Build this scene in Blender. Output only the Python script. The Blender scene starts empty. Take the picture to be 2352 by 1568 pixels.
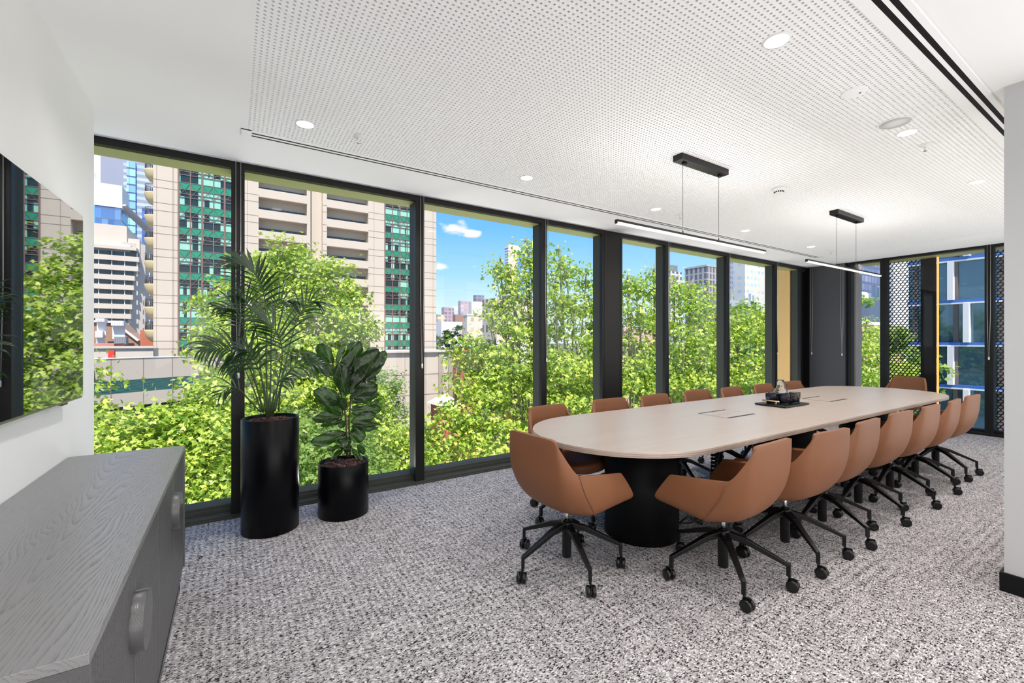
import bpy, math, random
import numpy as np
from mathutils import Vector, Matrix
PI = math.pi
sc = bpy.context.scene
col = sc.collection
rnd = random.Random(11)

# ------------------------------------------------------------------ camera, sky, sun, exposure
EYE = 1.35
YAW = math.atan2(641.0, 1009.0)          # view turned this far right of the window wall's normal
cam = bpy.data.cameras.new('camera'); cam_o = bpy.data.objects.new('camera', cam); col.objects.link(cam_o)
cam.sensor_width = 36.0; cam.lens = 36.0*1009/2352; cam.clip_start = 0.02; cam.clip_end = 3000
cam_o.location = (0, 0, EYE); cam_o.rotation_euler = (PI/2, 0, -YAW)
sc.camera = cam_o
sc.view_settings.view_transform = 'Standard'; sc.view_settings.look = 'None'
sc.view_settings.exposure = 0.0; sc.view_settings.gamma = 1.0; sc.view_settings.use_curve_mapping = False
sc.cycles.max_bounces = 10; sc.cycles.diffuse_bounces = 5; sc.cycles.glossy_bounces = 4
sc.cycles.transparent_max_bounces = 16; sc.cycles.transmission_bounces = 8
sc.cycles.sample_clamp_indirect = 6.0
sc.cycles.use_denoising = True

def make_world():
    w = bpy.data.worlds.new('sky'); sc.world = w; w.use_nodes = True
    nt = w.node_tree; N = nt.nodes; L = nt.links
    for n in list(N): N.remove(n)
    out = N.new('ShaderNodeOutputWorld'); bg = N.new('ShaderNodeBackground'); L.new(bg.outputs[0], out.inputs[0])
    tc = N.new('ShaderNodeTexCoord'); sep = N.new('ShaderNodeSeparateXYZ'); L.new(tc.outputs['Generated'], sep.inputs[0])
    r = N.new('ShaderNodeValToRGB'); L.new(sep.outputs[2], r.inputs[0])
    e = r.color_ramp.elements
    e[0].position = 0.0; e[0].color = (.80, .93, 1.0, 1)
    e[1].position = 0.07; e[1].color = (.66, .88, 1.0, 1)
    for p, c in ((.15, (.38, .72, 1.0, 1)), (.25, (.17, .53, .98, 1)), (.40, (.10, .36, .86, 1)), (1.0, (.05, .2, .65, 1))):
        x = e.new(p); x.color = c
    # clouds: a soft general layer high up, and a few low ones over the city
    mp = N.new('ShaderNodeMapping'); mp.inputs['Scale'].default_value = (1, 1, 2.6); L.new(tc.outputs['Generated'], mp.inputs[0])
    no = N.new('ShaderNodeTexNoise'); no.inputs['Scale'].default_value = 14; no.inputs['Detail'].default_value = 9; no.inputs['Roughness'].default_value = .55
    L.new(mp.outputs[0], no.inputs['Vector'])
    total = None
    for (dx, dy, dz, rad, squash) in CLOUDS:
        v = N.new('ShaderNodeVectorMath'); v.operation = 'SUBTRACT'; L.new(tc.outputs['Generated'], v.inputs[0]); v.inputs[1].default_value = (dx, dy, dz)
        m = N.new('ShaderNodeVectorMath'); m.operation = 'MULTIPLY'; L.new(v.outputs[0], m.inputs[0]); m.inputs[1].default_value = (1/rad, 1/rad, squash/rad)
        ln = N.new('ShaderNodeVectorMath'); ln.operation = 'LENGTH'; L.new(m.outputs[0], ln.inputs[0])
        a = N.new('ShaderNodeMath'); a.operation = 'SUBTRACT'; a.inputs[0].default_value = 1.0; L.new(ln.outputs['Value'], a.inputs[1])
        if total is None: total = a.outputs[0]
        else:
            x = N.new('ShaderNodeMath'); x.operation = 'MAXIMUM'; L.new(total, x.inputs[0]); L.new(a.outputs[0], x.inputs[1]); total = x.outputs[0]
    ad = N.new('ShaderNodeMath'); ad.operation = 'MULTIPLY_ADD'; L.new(no.outputs['Fac'], ad.inputs[0]); ad.inputs[1].default_value = 2.6; ad.inputs[2].default_value = -1.35
    s2 = N.new('ShaderNodeMath'); s2.operation = 'ADD'; L.new(total, s2.inputs[0]); L.new(ad.outputs[0], s2.inputs[1])
    sm = N.new('ShaderNodeMapRange'); sm.interpolation_type = 'SMOOTHSTEP'; sm.inputs['From Min'].default_value = .18; sm.inputs['From Max'].default_value = .75; L.new(s2.outputs[0], sm.inputs['Value'])
    mx = N.new('ShaderNodeMix'); mx.data_type = 'RGBA'; L.new(sm.outputs[0], mx.inputs[0]); L.new(r.outputs[0], mx.inputs[6]); mx.inputs[7].default_value = (1.0, .98, 1.0, 1)
    L.new(mx.outputs[2], bg.inputs[0]); bg.inputs[1].default_value = 1.12
# ------------------------------------------------------------------ geometry of the view (used to measure places)
S_, C_ = math.sin(YAW), math.cos(YAW)
def ray(u, v):
    k = (u-1176)/1009.0
    return Vector((S_+k*C_, C_-k*S_, -(v-784)/1009.0))
def atY(u, v, Y): r = ray(u, v); return Vector((0, 0, EYE)) + r*(Y/r.y)
def atX(u, v, X): r = ray(u, v); return Vector((0, 0, EYE)) + r*(X/r.x)
def atD(u, v, d): return Vector((0, 0, EYE)) + ray(u, v)*d
CLOUDS = []
for (u, v, rad, sq) in ((1040, 522, .055, 2.2), (1085, 535, .035, 2.4), (1014, 613, .028, 2.2), (225, 370, .10, 1.2), (1040, 708, .03, 4), (150, 60, .3, 1.5)):
    d_ = ray(u, v).normalized(); CLOUDS.append((d_.x, d_.y, d_.z, rad, sq))
CLOUDS += [(-.5, -.6, .6, .5, 1.2), (.7, -.5, .5, .45, 1.2), (.2, .3, .93, .4, 1.0)]
make_world()
sun = bpy.data.lights.new('sun', 'SUN'); sun.energy = 7.2; sun.angle = math.radians(.6); sun.color = (1.0, .93, .82)
sun_o = bpy.data.objects.new('sun', sun); col.objects.link(sun_o)
sun_o.rotation_euler = Vector((-.16, -.50, .85)).to_track_quat('Z', 'Y').to_euler()

def lamp(name, kind, loc, energy, color=(1, 1, 1), rot=(0, 0, 0), **kw):
    l = bpy.data.lights.new(name, kind); l.energy = energy; l.color = color
    for k, v in kw.items(): setattr(l, k, v)
    o = bpy.data.objects.new(name, l); col.objects.link(o); o.location = loc; o.rotation_euler = rot
    return o

# ------------------------------------------------------------------ object helpers
def tag(o, label=None, cat=None, group=None, kind=None):
    if label: o['label'] = label
    if cat: o['category'] = cat
    if group: o['group'] = group
    if kind: o['kind'] = kind
    return o
def empty(name, loc=(0, 0, 0), rz=0, parent=None):
    o = bpy.data.objects.new(name, None); o.empty_display_size = .1; col.objects.link(o)
    o.location = loc; o.rotation_euler = (0, 0, rz)
    if parent: o.parent = parent
    return o
def kids(o): return list(KIDS.get(o.name, []))
KIDS = {}
def setp(o, p):
    if p is not None:
        o.parent = p; KIDS.setdefault(p.name, []).append(o)
def copy_tree(o, parent=None):
    c = o.copy(); col.objects.link(c)
    setp(c, parent)
    for ch in kids(o): copy_tree(ch, c)
    return c
def mesh_obj(name, me, m, parent=None):
    o = bpy.data.objects.new(name, me); col.objects.link(o)
    if m is not None:
        me.materials.clear(); me.materials.append(m)
    setp(o, parent)
    return o
def np_mesh(name, V, counts, idx, smooth=False):
    me = bpy.data.meshes.new(name)
    V = np.asarray(V, dtype=np.float32); idx = np.asarray(idx, dtype=np.int32); counts = np.asarray(counts, dtype=np.int32)
    me.vertices.add(len(V)); me.vertices.foreach_set('co', V.ravel())
    me.loops.add(len(idx)); me.loops.foreach_set('vertex_index', idx)
    me.polygons.add(len(counts))
    st = np.concatenate(([0], np.cumsum(counts)[:-1])).astype(np.int32)
    me.polygons.foreach_set('loop_start', st)
    me.polygons.foreach_set('loop_total', counts)
    me.polygons.foreach_set('use_smooth', np.full(len(counts), smooth, dtype=bool))
    me.update(calc_edges=True)
    return me

class MB:
    """collects simple shapes into one mesh"""
    def __init__(s): s.v = []; s.f = []; s.sm = []
    def quad(s, a, b, c, d):
        n = len(s.v); s.v += [tuple(a), tuple(b), tuple(c), tuple(d)]; s.f.append((n, n+1, n+2, n+3)); s.sm.append(False); return s
    def box(s, x0, x1, y0, y1, z0, z1):
        n = len(s.v)
        s.v += [(x, y, z) for z in (z0, z1) for x, y in ((x0, y0), (x1, y0), (x1, y1), (x0, y1))]
        for f in ((3, 2, 1, 0), (4, 5, 6, 7), (0, 1, 5, 4), (1, 2, 6, 5), (2, 3, 7, 6), (3, 0, 4, 7)):
            s.f.append(tuple(n+i for i in f)); s.sm.append(False)
        return s
    def obox(s, o, ax, ay, az, a, b, c):
        """box centred at o, half sizes a b c along axes"""
        n = len(s.v); o = Vector(o); ax = Vector(ax)*a; ay = Vector(ay)*b; az = Vector(az)*c
        for k in (-1, 1):
            for i, j in ((-1, -1), (1, -1), (1, 1), (-1, 1)): s.v.append(tuple(o+ax*i+ay*j+az*k))
        for f in ((3, 2, 1, 0), (4, 5, 6, 7), (0, 1, 5, 4), (1, 2, 6, 5), (2, 3, 7, 6), (3, 0, 4, 7)):
            s.f.append(tuple(n+i for i in f)); s.sm.append(False)
        return s
    def bar(s, p, q, w, h=None, up=(0, 0, 1), w2=None, h2=None):
        p = Vector(p); q = Vector(q); d = (q-p).normalized(); up = Vector(up)
        if abs(d.dot(up)) > .98: up = Vector((1, 0, 0))
        x = d.cross(up).normalized(); y = x.cross(d).normalized(); h = h or w; w2 = w2 or w; h2 = h2 or h
        n = len(s.v)
        for c, a, b in ((p, w, h), (q, w2, h2)):
            for i, j in ((-1, -1), (1, -1), (1, 1), (-1, 1)): s.v.append(tuple(c+x*i*a/2+y*j*b/2))
        for f in ((3, 2, 1, 0), (4, 5, 6, 7), (0, 1, 5, 4), (1, 2, 6, 5), (2, 3, 7, 6), (3, 0, 4, 7)):
            s.f.append(tuple(n+i for i in f)); s.sm.append(False)
        return s
    def prism(s, pts, z0, z1, smooth=False):
        n = len(s.v); k = len(pts)
        s.v += [(x, y, z0) for x, y in pts] + [(x, y, z1) for x, y in pts]
        s.f.append(tuple(n+i for i in reversed(range(k)))); s.sm.append(False)
        s.f.append(tuple(n+k+i for i in range(k))); s.sm.append(False)
        for i in range(k):
            j = (i+1) % k; s.f.append((n+i, n+j, n+k+j, n+k+i)); s.sm.append(smooth)
        return s
    def lathe(s, prof, c=(0, 0, 0), n=32, smooth=True, axis='z', cap=True):
        """prof: list of (r, z) ; closed at the ends when r == 0"""
        b = len(s.v); c = Vector(c)
        for r, z in prof:
            for i in range(n):
                t = 2*PI*i/n; x, y = r*math.cos(t), r*math.sin(t)
                p = (x, y, z) if axis == 'z' else ((z, x, y) if axis == 'x' else (x, z, y))
                s.v.append(tuple(c+Vector(p)))
        for k in range(len(prof)-1):
            for i in range(n):
                j = (i+1) % n
                s.f.append((b+k*n+i, b+k*n+j, b+(k+1)*n+j, b+(k+1)*n+i)); s.sm.append(smooth)
        if cap:
            s.f.append(tuple(b+i for i in reversed(range(n)))); s.sm.append(False)
            e = b+(len(prof)-1)*n; s.f.append(tuple(e+i for i in range(n))); s.sm.append(False)
        return s
    def tube(s, pts, r, n=8, r2=None, smooth=True):
        pts = [Vector(p) for p in pts]; b = len(s.v); m = len(pts)
        prev = None
        for k, p in enumerate(pts):
            d = (pts[min(k+1, m-1)]-pts[max(k-1, 0)]).normalized()
            if prev is None:
                up = Vector((0, 0, 1)) if abs(d.z) < .9 else Vector((1, 0, 0)); x = d.cross(up).normalized()
            else: x = (prev - d*prev.dot(d)).normalized()
            prev = x; y = d.cross(x)
            rr = r if r2 is None else r+(r2-r)*k/(m-1)
            for i in range(n):
                t = 2*PI*i/n; s.v.append(tuple(p+x*math.cos(t)*rr+y*math.sin(t)*rr))
        for k in range(m-1):
            for i in range(n):
                j = (i+1) % n; s.f.append((b+k*n+i, b+k*n+j, b+(k+1)*n+j, b+(k+1)*n+i)); s.sm.append(smooth)
        s.f.append(tuple(b+i for i in reversed(range(n)))); s.sm.append(False)
        s.f.append(tuple(b+(m-1)*n+i for i in range(n))); s.sm.append(False)
        return s
    def grid(s, rows, smooth=True):
        b = len(s.v); n = len(rows[0])
        for r in rows: s.v += [tuple(p) for p in r]
        for k in range(len(rows)-1):
            for i in range(n-1): s.f.append((b+k*n+i, b+k*n+i+1, b+(k+1)*n+i+1, b+(k+1)*n+i)); s.sm.append(smooth)
        return s
    def mesh(s, name='mesh'):
        me = bpy.data.meshes.new(name); me.from_pydata(s.v, [], s.f)
        me.polygons.foreach_set('use_smooth', s.sm); me.update(); return me
    def build(s, name, m, parent=None, bevel=0, loc=None, seg=2):
        o = mesh_obj(name, s.mesh(name), m, parent)
        if bevel:
            b = o.modifiers.new('bevel', 'BEVEL'); b.width = bevel; b.segments = seg; b.limit_method = 'ANGLE'; b.angle_limit = .6
            b.harden_normals = False
        if loc is not None: o.location = loc
        return o
def bake(o):
    """apply the modifiers of an object"""
    dg = bpy.context.evaluated_depsgraph_get(); dg.update()
    me = bpy.data.meshes.new_from_object(o.evaluated_get(dg)); o.modifiers.clear(); o.data = me
    return o

# ------------------------------------------------------------------ materials
def nm(name):
    m = bpy.data.materials.new(name); m.use_nodes = True
    return m, m.node_tree, m.node_tree.nodes['Principled BSDF']
def mat(name, c, rough=.5, metal=0, spec=.5, **kw):
    m, nt, b = nm(name)
    b.inputs['Base Color'].default_value = (*c, 1); b.inputs['Roughness'].default_value = rough
    b.inputs['Metallic'].default_value = metal; b.inputs['Specular IOR Level'].default_value = spec
    for k, v in kw.items(): b.inputs[k.replace('_', ' ')].default_value = v
    return m
def node(nt, typ, **kw):
    n = nt.nodes.new(typ)
    for k, v in kw.items(): setattr(n, k, v)
    return n
def mathn(nt, op, a, b=None, c=None, clamp=False):
    n = nt.nodes.new('ShaderNodeMath'); n.operation = op; n.use_clamp = clamp
    for i, x in enumerate((a, b, c)):
        if x is None: continue
        if isinstance(x, (int, float)): n.inputs[i].default_value = x
        else: nt.links.new(x, n.inputs[i])
    return n.outputs[0]
def mixc(nt, f, a, b, blend='MIX'):
    n = nt.nodes.new('ShaderNodeMix'); n.data_type = 'RGBA'; n.blend_type = blend
    for i, x in ((0, f), (6, a), (7, b)):
        if isinstance(x, (int, float)): n.inputs[i].default_value = x
        elif isinstance(x, tuple): n.inputs[i].default_value = (*x, 1) if len(x) == 3 else x
        else: nt.links.new(x, n.inputs[i])
    return n.outputs[2]
def noise(nt, vec, scale, detail=3, rough=.5, dist=0):
    n = nt.nodes.new('ShaderNodeTexNoise'); n.inputs['Scale'].default_value = scale; n.inputs['Detail'].default_value = detail
    n.inputs['Roughness'].default_value = rough; n.inputs['Distortion'].default_value = dist
    if vec is not None: nt.links.new(vec, n.inputs['Vector'])
    return n.outputs['Fac']
def coords(nt, scale=(1, 1, 1), out='Object', loc=(0, 0, 0), rot=(0, 0, 0)):
    t = nt.nodes.new('ShaderNodeTexCoord'); m = nt.nodes.new('ShaderNodeMapping')
    m.inputs['Scale'].default_value = scale; m.inputs['Location'].default_value = loc; m.inputs['Rotation'].default_value = rot
    nt.links.new(t.outputs[out], m.inputs[0]); return m.outputs[0]
def bump(nt, b, h, strength=.3, dist=.002):
    n = nt.nodes.new('ShaderNodeBump'); n.inputs['Strength'].default_value = strength; n.inputs['Distance'].default_value = dist
    nt.links.new(h, n.inputs['Height']); nt.links.new(n.outputs[0], b.inputs['Normal'])
def ramp(nt, f, stops, interp='LINEAR'):
    n = nt.nodes.new('ShaderNodeValToRGB'); n.color_ramp.interpolation = interp
    e = n.color_ramp.elements
    e[0].position, e[0].color = stops[0][0], (*stops[0][1], 1)
    e[1].position, e[1].color = stops[-1][0], (*stops[-1][1], 1)
    for p, c in stops[1:-1]: x = e.new(p); x.color = (*c, 1)
    nt.links.new(f, n.inputs[0]); return n.outputs[0]

def m_carpet():
    m, nt, b = nm('carpet')
    tc = node(nt, 'ShaderNodeTexCoord').outputs['Object']
    sx = node(nt, 'ShaderNodeSeparateXYZ'); nt.links.new(tc, sx.inputs[0])
    # looped yarn: small voronoi cells, slightly longer along the run
    def vor(sc_, sc3, rnd_):
        mp = node(nt, 'ShaderNodeMapping'); mp.inputs['Scale'].default_value = sc3; nt.links.new(tc, mp.inputs[0])
        v = node(nt, 'ShaderNodeTexVoronoi'); v.inputs['Scale'].default_value = sc_; v.inputs['Randomness'].default_value = rnd_
        nt.links.new(mp.outputs[0], v.inputs['Vector']); return v
    v1 = vor(165, (.75, 1.3, 1), 1.0)
    sep = node(nt, 'ShaderNodeSeparateColor'); nt.links.new(v1.outputs['Color'], sep.inputs[0])
    w = noise(nt, coords(nt, (1, 1, 1)), 9, 3, .6)
    # ribs that run towards the windows, with broken cross lines
    ripx = mathn(nt, 'SINE', mathn(nt, 'MULTIPLY', mathn(nt, 'ADD', sx.outputs[0], mathn(nt, 'MULTIPLY', w, .016)), 2*PI/.034))
    ripy = mathn(nt, 'SINE', mathn(nt, 'MULTIPLY', mathn(nt, 'ADD', sx.outputs[1], mathn(nt, 'MULTIPLY', w, .03)), 2*PI/.055))
    pl = mathn(nt, 'GREATER_THAN', noise(nt, coords(nt, (1, 1, 1)), 2.2, 2), .52)
    rib = mathn(nt, 'ADD', mathn(nt, 'MULTIPLY', ripx, .5), mathn(nt, 'MULTIPLY', mathn(nt, 'MULTIPLY', ripy, .5), pl))
    th = mathn(nt, 'ADD', mathn(nt, 'MULTIPLY', rib, .16), sep.outputs[0])
    th = mathn(nt, 'ADD', th, mathn(nt, 'MULTIPLY', mathn(nt, 'SUBTRACT', w, .5), .35))
    c = ramp(nt, th, [(.0, (.02, .018, .019)), (.13, (.05, .045, .047)), (.24, (.21, .19, .20)), (.36, (.365, .34, .345)), (.78, (.405, .38, .383)), (.90, (.69, .67, .67))])
    nt.links.new(c, b.inputs['Base Color']); b.inputs['Roughness'].default_value = .95; b.inputs['Specular IOR Level'].default_value = .15
    bump(nt, b, mathn(nt, 'SUBTRACT', 1.0, v1.outputs['Distance']), .5, .004)
    return m
def m_wood_table():
    m, nt, b = nm('pale_oak')
    f = noise(nt, coords(nt, (1.1, 26, 26)), 2.2, 6, .62, .6); g = noise(nt, coords(nt, (.5, 7, 7)), 1.4, 4, .5, 1.2)
    c = mixc(nt, f, (.35, .265, .215), (.49, .405, .35)); c = mixc(nt, mathn(nt, 'MULTIPLY', g, .6), c, (.50, .425, .37))
    nt.links.new(c, b.inputs['Base Color']); b.inputs['Roughness'].default_value = .33; b.inputs['Specular IOR Level'].default_value = .62
    bump(nt, b, f, .04, .001)
    return m
def m_gray_wood(name='grey_ash_sheen', c1=(.215, .212, .218), c2=(.055, .055, .058), ior=1.6):
    m, nt, b = nm(name)
    # cathedral grain: growth rings cut lengthwise, long along Y, with open pores
    tc = node(nt, 'ShaderNodeTexCoord').outputs['Object']; sx = node(nt, 'ShaderNodeSeparateXYZ'); nt.links.new(tc, sx.inputs[0])
    warp = noise(nt, coords(nt, (2.4, .30, 2.4)), 1.7, 3, .45)
    x = mathn(nt, 'SUBTRACT', sx.outputs[0], .27); y = mathn(nt, 'MULTIPLY', sx.outputs[1], .045)
    xw = mathn(nt, 'ADD', x, mathn(nt, 'MULTIPLY_ADD', warp,   .30, -.15))
    r = mathn(nt, 'SQRT', mathn(nt, 'ADD', mathn(nt, 'MULTIPLY', xw, xw), .0030))
    dist = mathn(nt, 'ADD', mathn(nt, 'SUBTRACT', r, y), mathn(nt, 'MULTIPLY', sx.outputs[2], .8))
    rings = mathn(nt, 'FRACT', mathn(nt, 'MULTIPLY', dist, 165))
    pores = noise(nt, coords(nt, (330, 22, 330)), 1, 3, .6)
    h = mathn(nt, 'MULTIPLY', mathn(nt, 'POWER', rings, 2.5), mathn(nt, 'MULTIPLY_ADD', pores, 3.2, -1.1, clamp=True))
    c = mixc(nt, h, c1, c2)
    nt.links.new(c, b.inputs['Base Color']); b.inputs['Roughness'].default_value = .30; b.inputs['Specular IOR Level'].default_value = .9; b.inputs['IOR'].default_value = ior
    bump(nt, b, mathn(nt, 'SUBTRACT', 1.0, h), .7, .0012)
    return m
def m_leather():
    m, nt, b = nm('tan_leather')
    n1 = noise(nt, coords(nt), 420, 3, .6); n2 = noise(nt, coords(nt), 5, 3)
    c = mixc(nt, n2, (.195, .074, .030), (.235, .094, .042))
    nt.links.new(c, b.inputs['Base Color']); b.inputs['Roughness'].default_value = .5; b.inputs['Specular IOR Level'].default_value = .35
    bump(nt, b, n1, .12, .0006)
    return m
def m_mulch():
    m, nt, b = nm('bark_mulch')
    v = node(nt, 'ShaderNodeTexVoronoi'); v.inputs['Scale'].default_value = 55; nt.links.new(coords(nt, (1, 1.6, 1)), v.inputs['Vector'])
    sep = node(nt, 'ShaderNodeSeparateColor'); nt.links.new(v.outputs['Color'], sep.inputs[0])
    nt.links.new(ramp(nt, sep.outputs[0], [(0, (.02, .007, .005)), (.6, (.09, .03, .02)), (1, (.30, .14, .10))]), b.inputs['Base Color'])
    b.inputs['Roughness'].default_value = .8
    return m
def m_leafy(name, c1, c2, rough=.4, trans=.25, tcol=None, spec=.5):
    """leaf with colour varying leaf by leaf (attribute 'tint') and light coming through"""
    m, nt, b = nm(name)
    at = node(nt, 'ShaderNodeAttribute'); at.attribute_name = 'tint'
    c = mixc(nt, at.outputs['Fac'], c1, c2)
    nt.links.new(c, b.inputs['Base Color']); b.inputs['Roughness'].default_value = rough; b.inputs['Specular IOR Level'].default_value = spec
    out = nt.nodes['Material Output']
    tr = node(nt, 'ShaderNodeBsdfTranslucent'); mx = node(nt, 'ShaderNodeMixShader'); mx.inputs[0].default_value = trans
    if tcol: tr.inputs[0].default_value = (*tcol, 1)
    else: nt.links.new(c, tr.inputs[0])
    nt.links.new(b.outputs[0], mx.inputs[1]); nt.links.new(tr.outputs[0], mx.inputs[2]); nt.links.new(mx.outputs[0], out.inputs[0])
    return m
def m_pane(name, tint=(1, 1, 1), refl=1.0):
    """thin architectural glass: clear through, mirror reflection by Fresnel"""
    m = bpy.data.materials.new(name); m.use_nodes = True; nt = m.node_tree
    for n in list(nt.nodes): nt.nodes.remove(n)
    out = node(nt, 'ShaderNodeOutputMaterial'); t = node(nt, 'ShaderNodeBsdfTransparent'); t.inputs[0].default_value = (*tint, 1)
    g = node(nt, 'ShaderNodeBsdfGlossy'); g.inputs['Roughness'].default_value = .0
    ge = node(nt, 'ShaderNodeNewGeometry'); dp = node(nt, 'ShaderNodeVectorMath', operation='DOT_PRODUCT')
    nt.links.new(ge.outputs['Normal'], dp.inputs[0]); nt.links.new(ge.outputs['Incoming'], dp.inputs[1])
    c = mathn(nt, 'SUBTRACT', 1.0, mathn(nt, 'ABSOLUTE', dp.outputs['Value']), clamp=True)
    fr = mathn(nt, 'MULTIPLY_ADD', mathn(nt, 'POWER', c, 5.0), .96, .04)      # Schlick
    mx = node(nt, 'ShaderNodeMixShader'); nt.links.new(mathn(nt, 'MULTIPLY', fr, refl), mx.inputs[0])
    nt.links.new(t.outputs[0], mx.inputs[1]); nt.links.new(g.outputs[0], mx.inputs[2]); nt.links.new(mx.outputs[0], out.inputs[0])
    return m
def m_facade(name, wall, glass, px, pz, wx, wz, ox=0, oz=0, axis=0, rough=.6, lit=None, var=.5):
    """wall with a grid of windows cut in colour: px, pz pitch; wx, wz share that is window"""
    m, nt, b = nm(name)
    tc = node(nt, 'ShaderNodeTexCoord').outputs['Object']
    s = node(nt, 'ShaderNodeSeparateXYZ'); nt.links.new(tc, s.inputs[0])
    def cell(v, p, o): 
        q = mathn(nt, 'DIVIDE', mathn(nt, 'ADD', v, 1000*p+o), p); return mathn(nt, 'FRACT', q), mathn(nt, 'FLOOR', q)
    hor = s.outputs[axis] if axis < 2 else mathn(nt, 'ADD', s.outputs[0], s.outputs[1])
    fx, ix = cell(hor, px, ox); fz, iz = cell(s.outputs[2], pz, oz)
    mask = mathn(nt, 'MULTIPLY', mathn(nt, 'LESS_THAN', fx, wx), mathn(nt, 'LESS_THAN', fz, wz))
    cb = node(nt, 'ShaderNodeCombineXYZ'); nt.links.new(ix, cb.inputs[0]); nt.links.new(iz, cb.inputs[1])
    wn = node(nt, 'ShaderNodeTexWhiteNoise'); wn.noise_dimensions = '2D'; nt.links.new(cb.outputs[0], wn.inputs['Vector'])
    g = mixc(nt, mathn(nt, 'MULTIPLY', wn.outputs['Value'], var), glass, lit or tuple(min(1, x*2.2+.05) for x in glass))
    nt.links.new(mixc(nt, mask, wall, g), b.inputs['Base Color'])
    r = mathn(nt, 'MULTIPLY_ADD', mask, -(rough-.12), rough); nt.links.new(r, b.inputs['Roughness'])
    return m
def m_noisy(name, c1, c2, scale=3, rough=.7, detail=4, spec=.4, sc3=(1, 1, 1), bmp=0):
    m, nt, b = nm(name); n = noise(nt, coords(nt, sc3), scale, detail, .6)
    nt.links.new(mixc(nt, n, c1, c2), b.inputs['Base Color']); b.inputs['Roughness'].default_value = rough; b.inputs['Specular IOR Level'].default_value = spec
    if bmp: bump(nt, b, n, bmp, .001)
    return m
def m_emit(name, c, s):
    m = bpy.data.materials.new(name); m.use_nodes = True; nt = m.node_tree
    for n in list(nt.nodes): nt.nodes.remove(n)
    o = node(nt, 'ShaderNodeOutputMaterial'); e = node(nt, 'ShaderNodeEmission'); e.inputs[0].default_value = (*c, 1); e.inputs[1].default_value = s
    nt.links.new(e.outputs[0], o.inputs[0]); return m

DL_W = 10.0; UP_W = 3.5; BACK_W = 60.0; OUT_W = 225.0; SOUTH_W = 40.0
M = dict(
 white=m_noisy('white_paint', (.80, .80, .80), (.82, .82, .82), 6, .75, spec=.25),
 ceil=m_noisy('ceiling_paint', (.89, .89, .90), (.90, .90, .91), 6, .85, spec=.15),
 backing=mat('ceiling_backing', (.012, .012, .013), .9, spec=.1),
 wallgrey=m_noisy('wall_paint', (.50, .505, .51), (.52, .525, .53), 5, .6, spec=.3),
 black=m_noisy('black_frame', (.004, .004, .004), (.010, .009, .009), 300, .42, 2, .3),
 darkfin=m_noisy('speckled_charcoal_metal', (.035, .038, .032), (.080, .084, .072), 420, .6, 2, .15),
 bronze=m_noisy('brown_speckled_metal', (.28, .24, .21), (.36, .31, .27), 300, .5, 2, .5),
 gold=m_noisy('gold_anodised_metal', (.72, .42, .13), (.86, .54, .20), 320, .42, 2, .5),
 olive=m_noisy('exterior_soffit_metal', (.30, .31, .14), (.36, .37, .18), 350, .35, 2, .7),  # green light from the trees is put into this olive base colour
 carpet=m_carpet(), oak=m_wood_table(), greywood_sheen=m_gray_wood(), greywood_shade=m_gray_wood('grey_ash_shade', (.085, .085, .088), (.04, .04, .042), 1.45), leather=m_leather(), mulch=m_mulch(),  # one ash: window sheen put into the top's colour, shade into the body's
 seam=mat('leather_thread', (.17, .075, .04), .7),
 blk=mat('black_satin', (.004, .004, .0045), .34, spec=.35), plast=mat('black_plastic', (.005, .005, .0055), .28, spec=.4),
 pot=mat('black_powdercoat', (.002, .002, .003), .3, spec=.14), matte=mat('black_matte', (.004, .004, .005), .5, spec=.2),
 chrome=mat('chrome', (.75, .75, .77), .15, 1), steel=mat('dark_steel', (.22, .22, .23), .35, 1),
 pane=m_pane('window_glass', refl=.35), 
 blind=m_noisy('blind_fabric', (.070, .071, .080), (.082, .083, .092), 700, .8, 2, .25),
 chain=mat('bead_chain', (.62, .62, .62), .35, .6), 
 screen=mat('display_glass', (.50, .52, .53), .015, 1.0),
 bezel=mat('display_bezel', (.30, .30, .31), .35, .8), plastw=mat('white_plastic', (.82, .82, .82), .4, spec=.4),
 led=m_emit('led_diffuser', (1.0, .86, .78), 2.2), disc=m_emit('downlight_lens', (1.0, .99, .97), 8.0),
 amber=m_emit('amber_emission', (1.0, .46, .10), 1.7),
 brass=mat('brass', (.80, .56, .28), .3, 1), 
)
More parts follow.
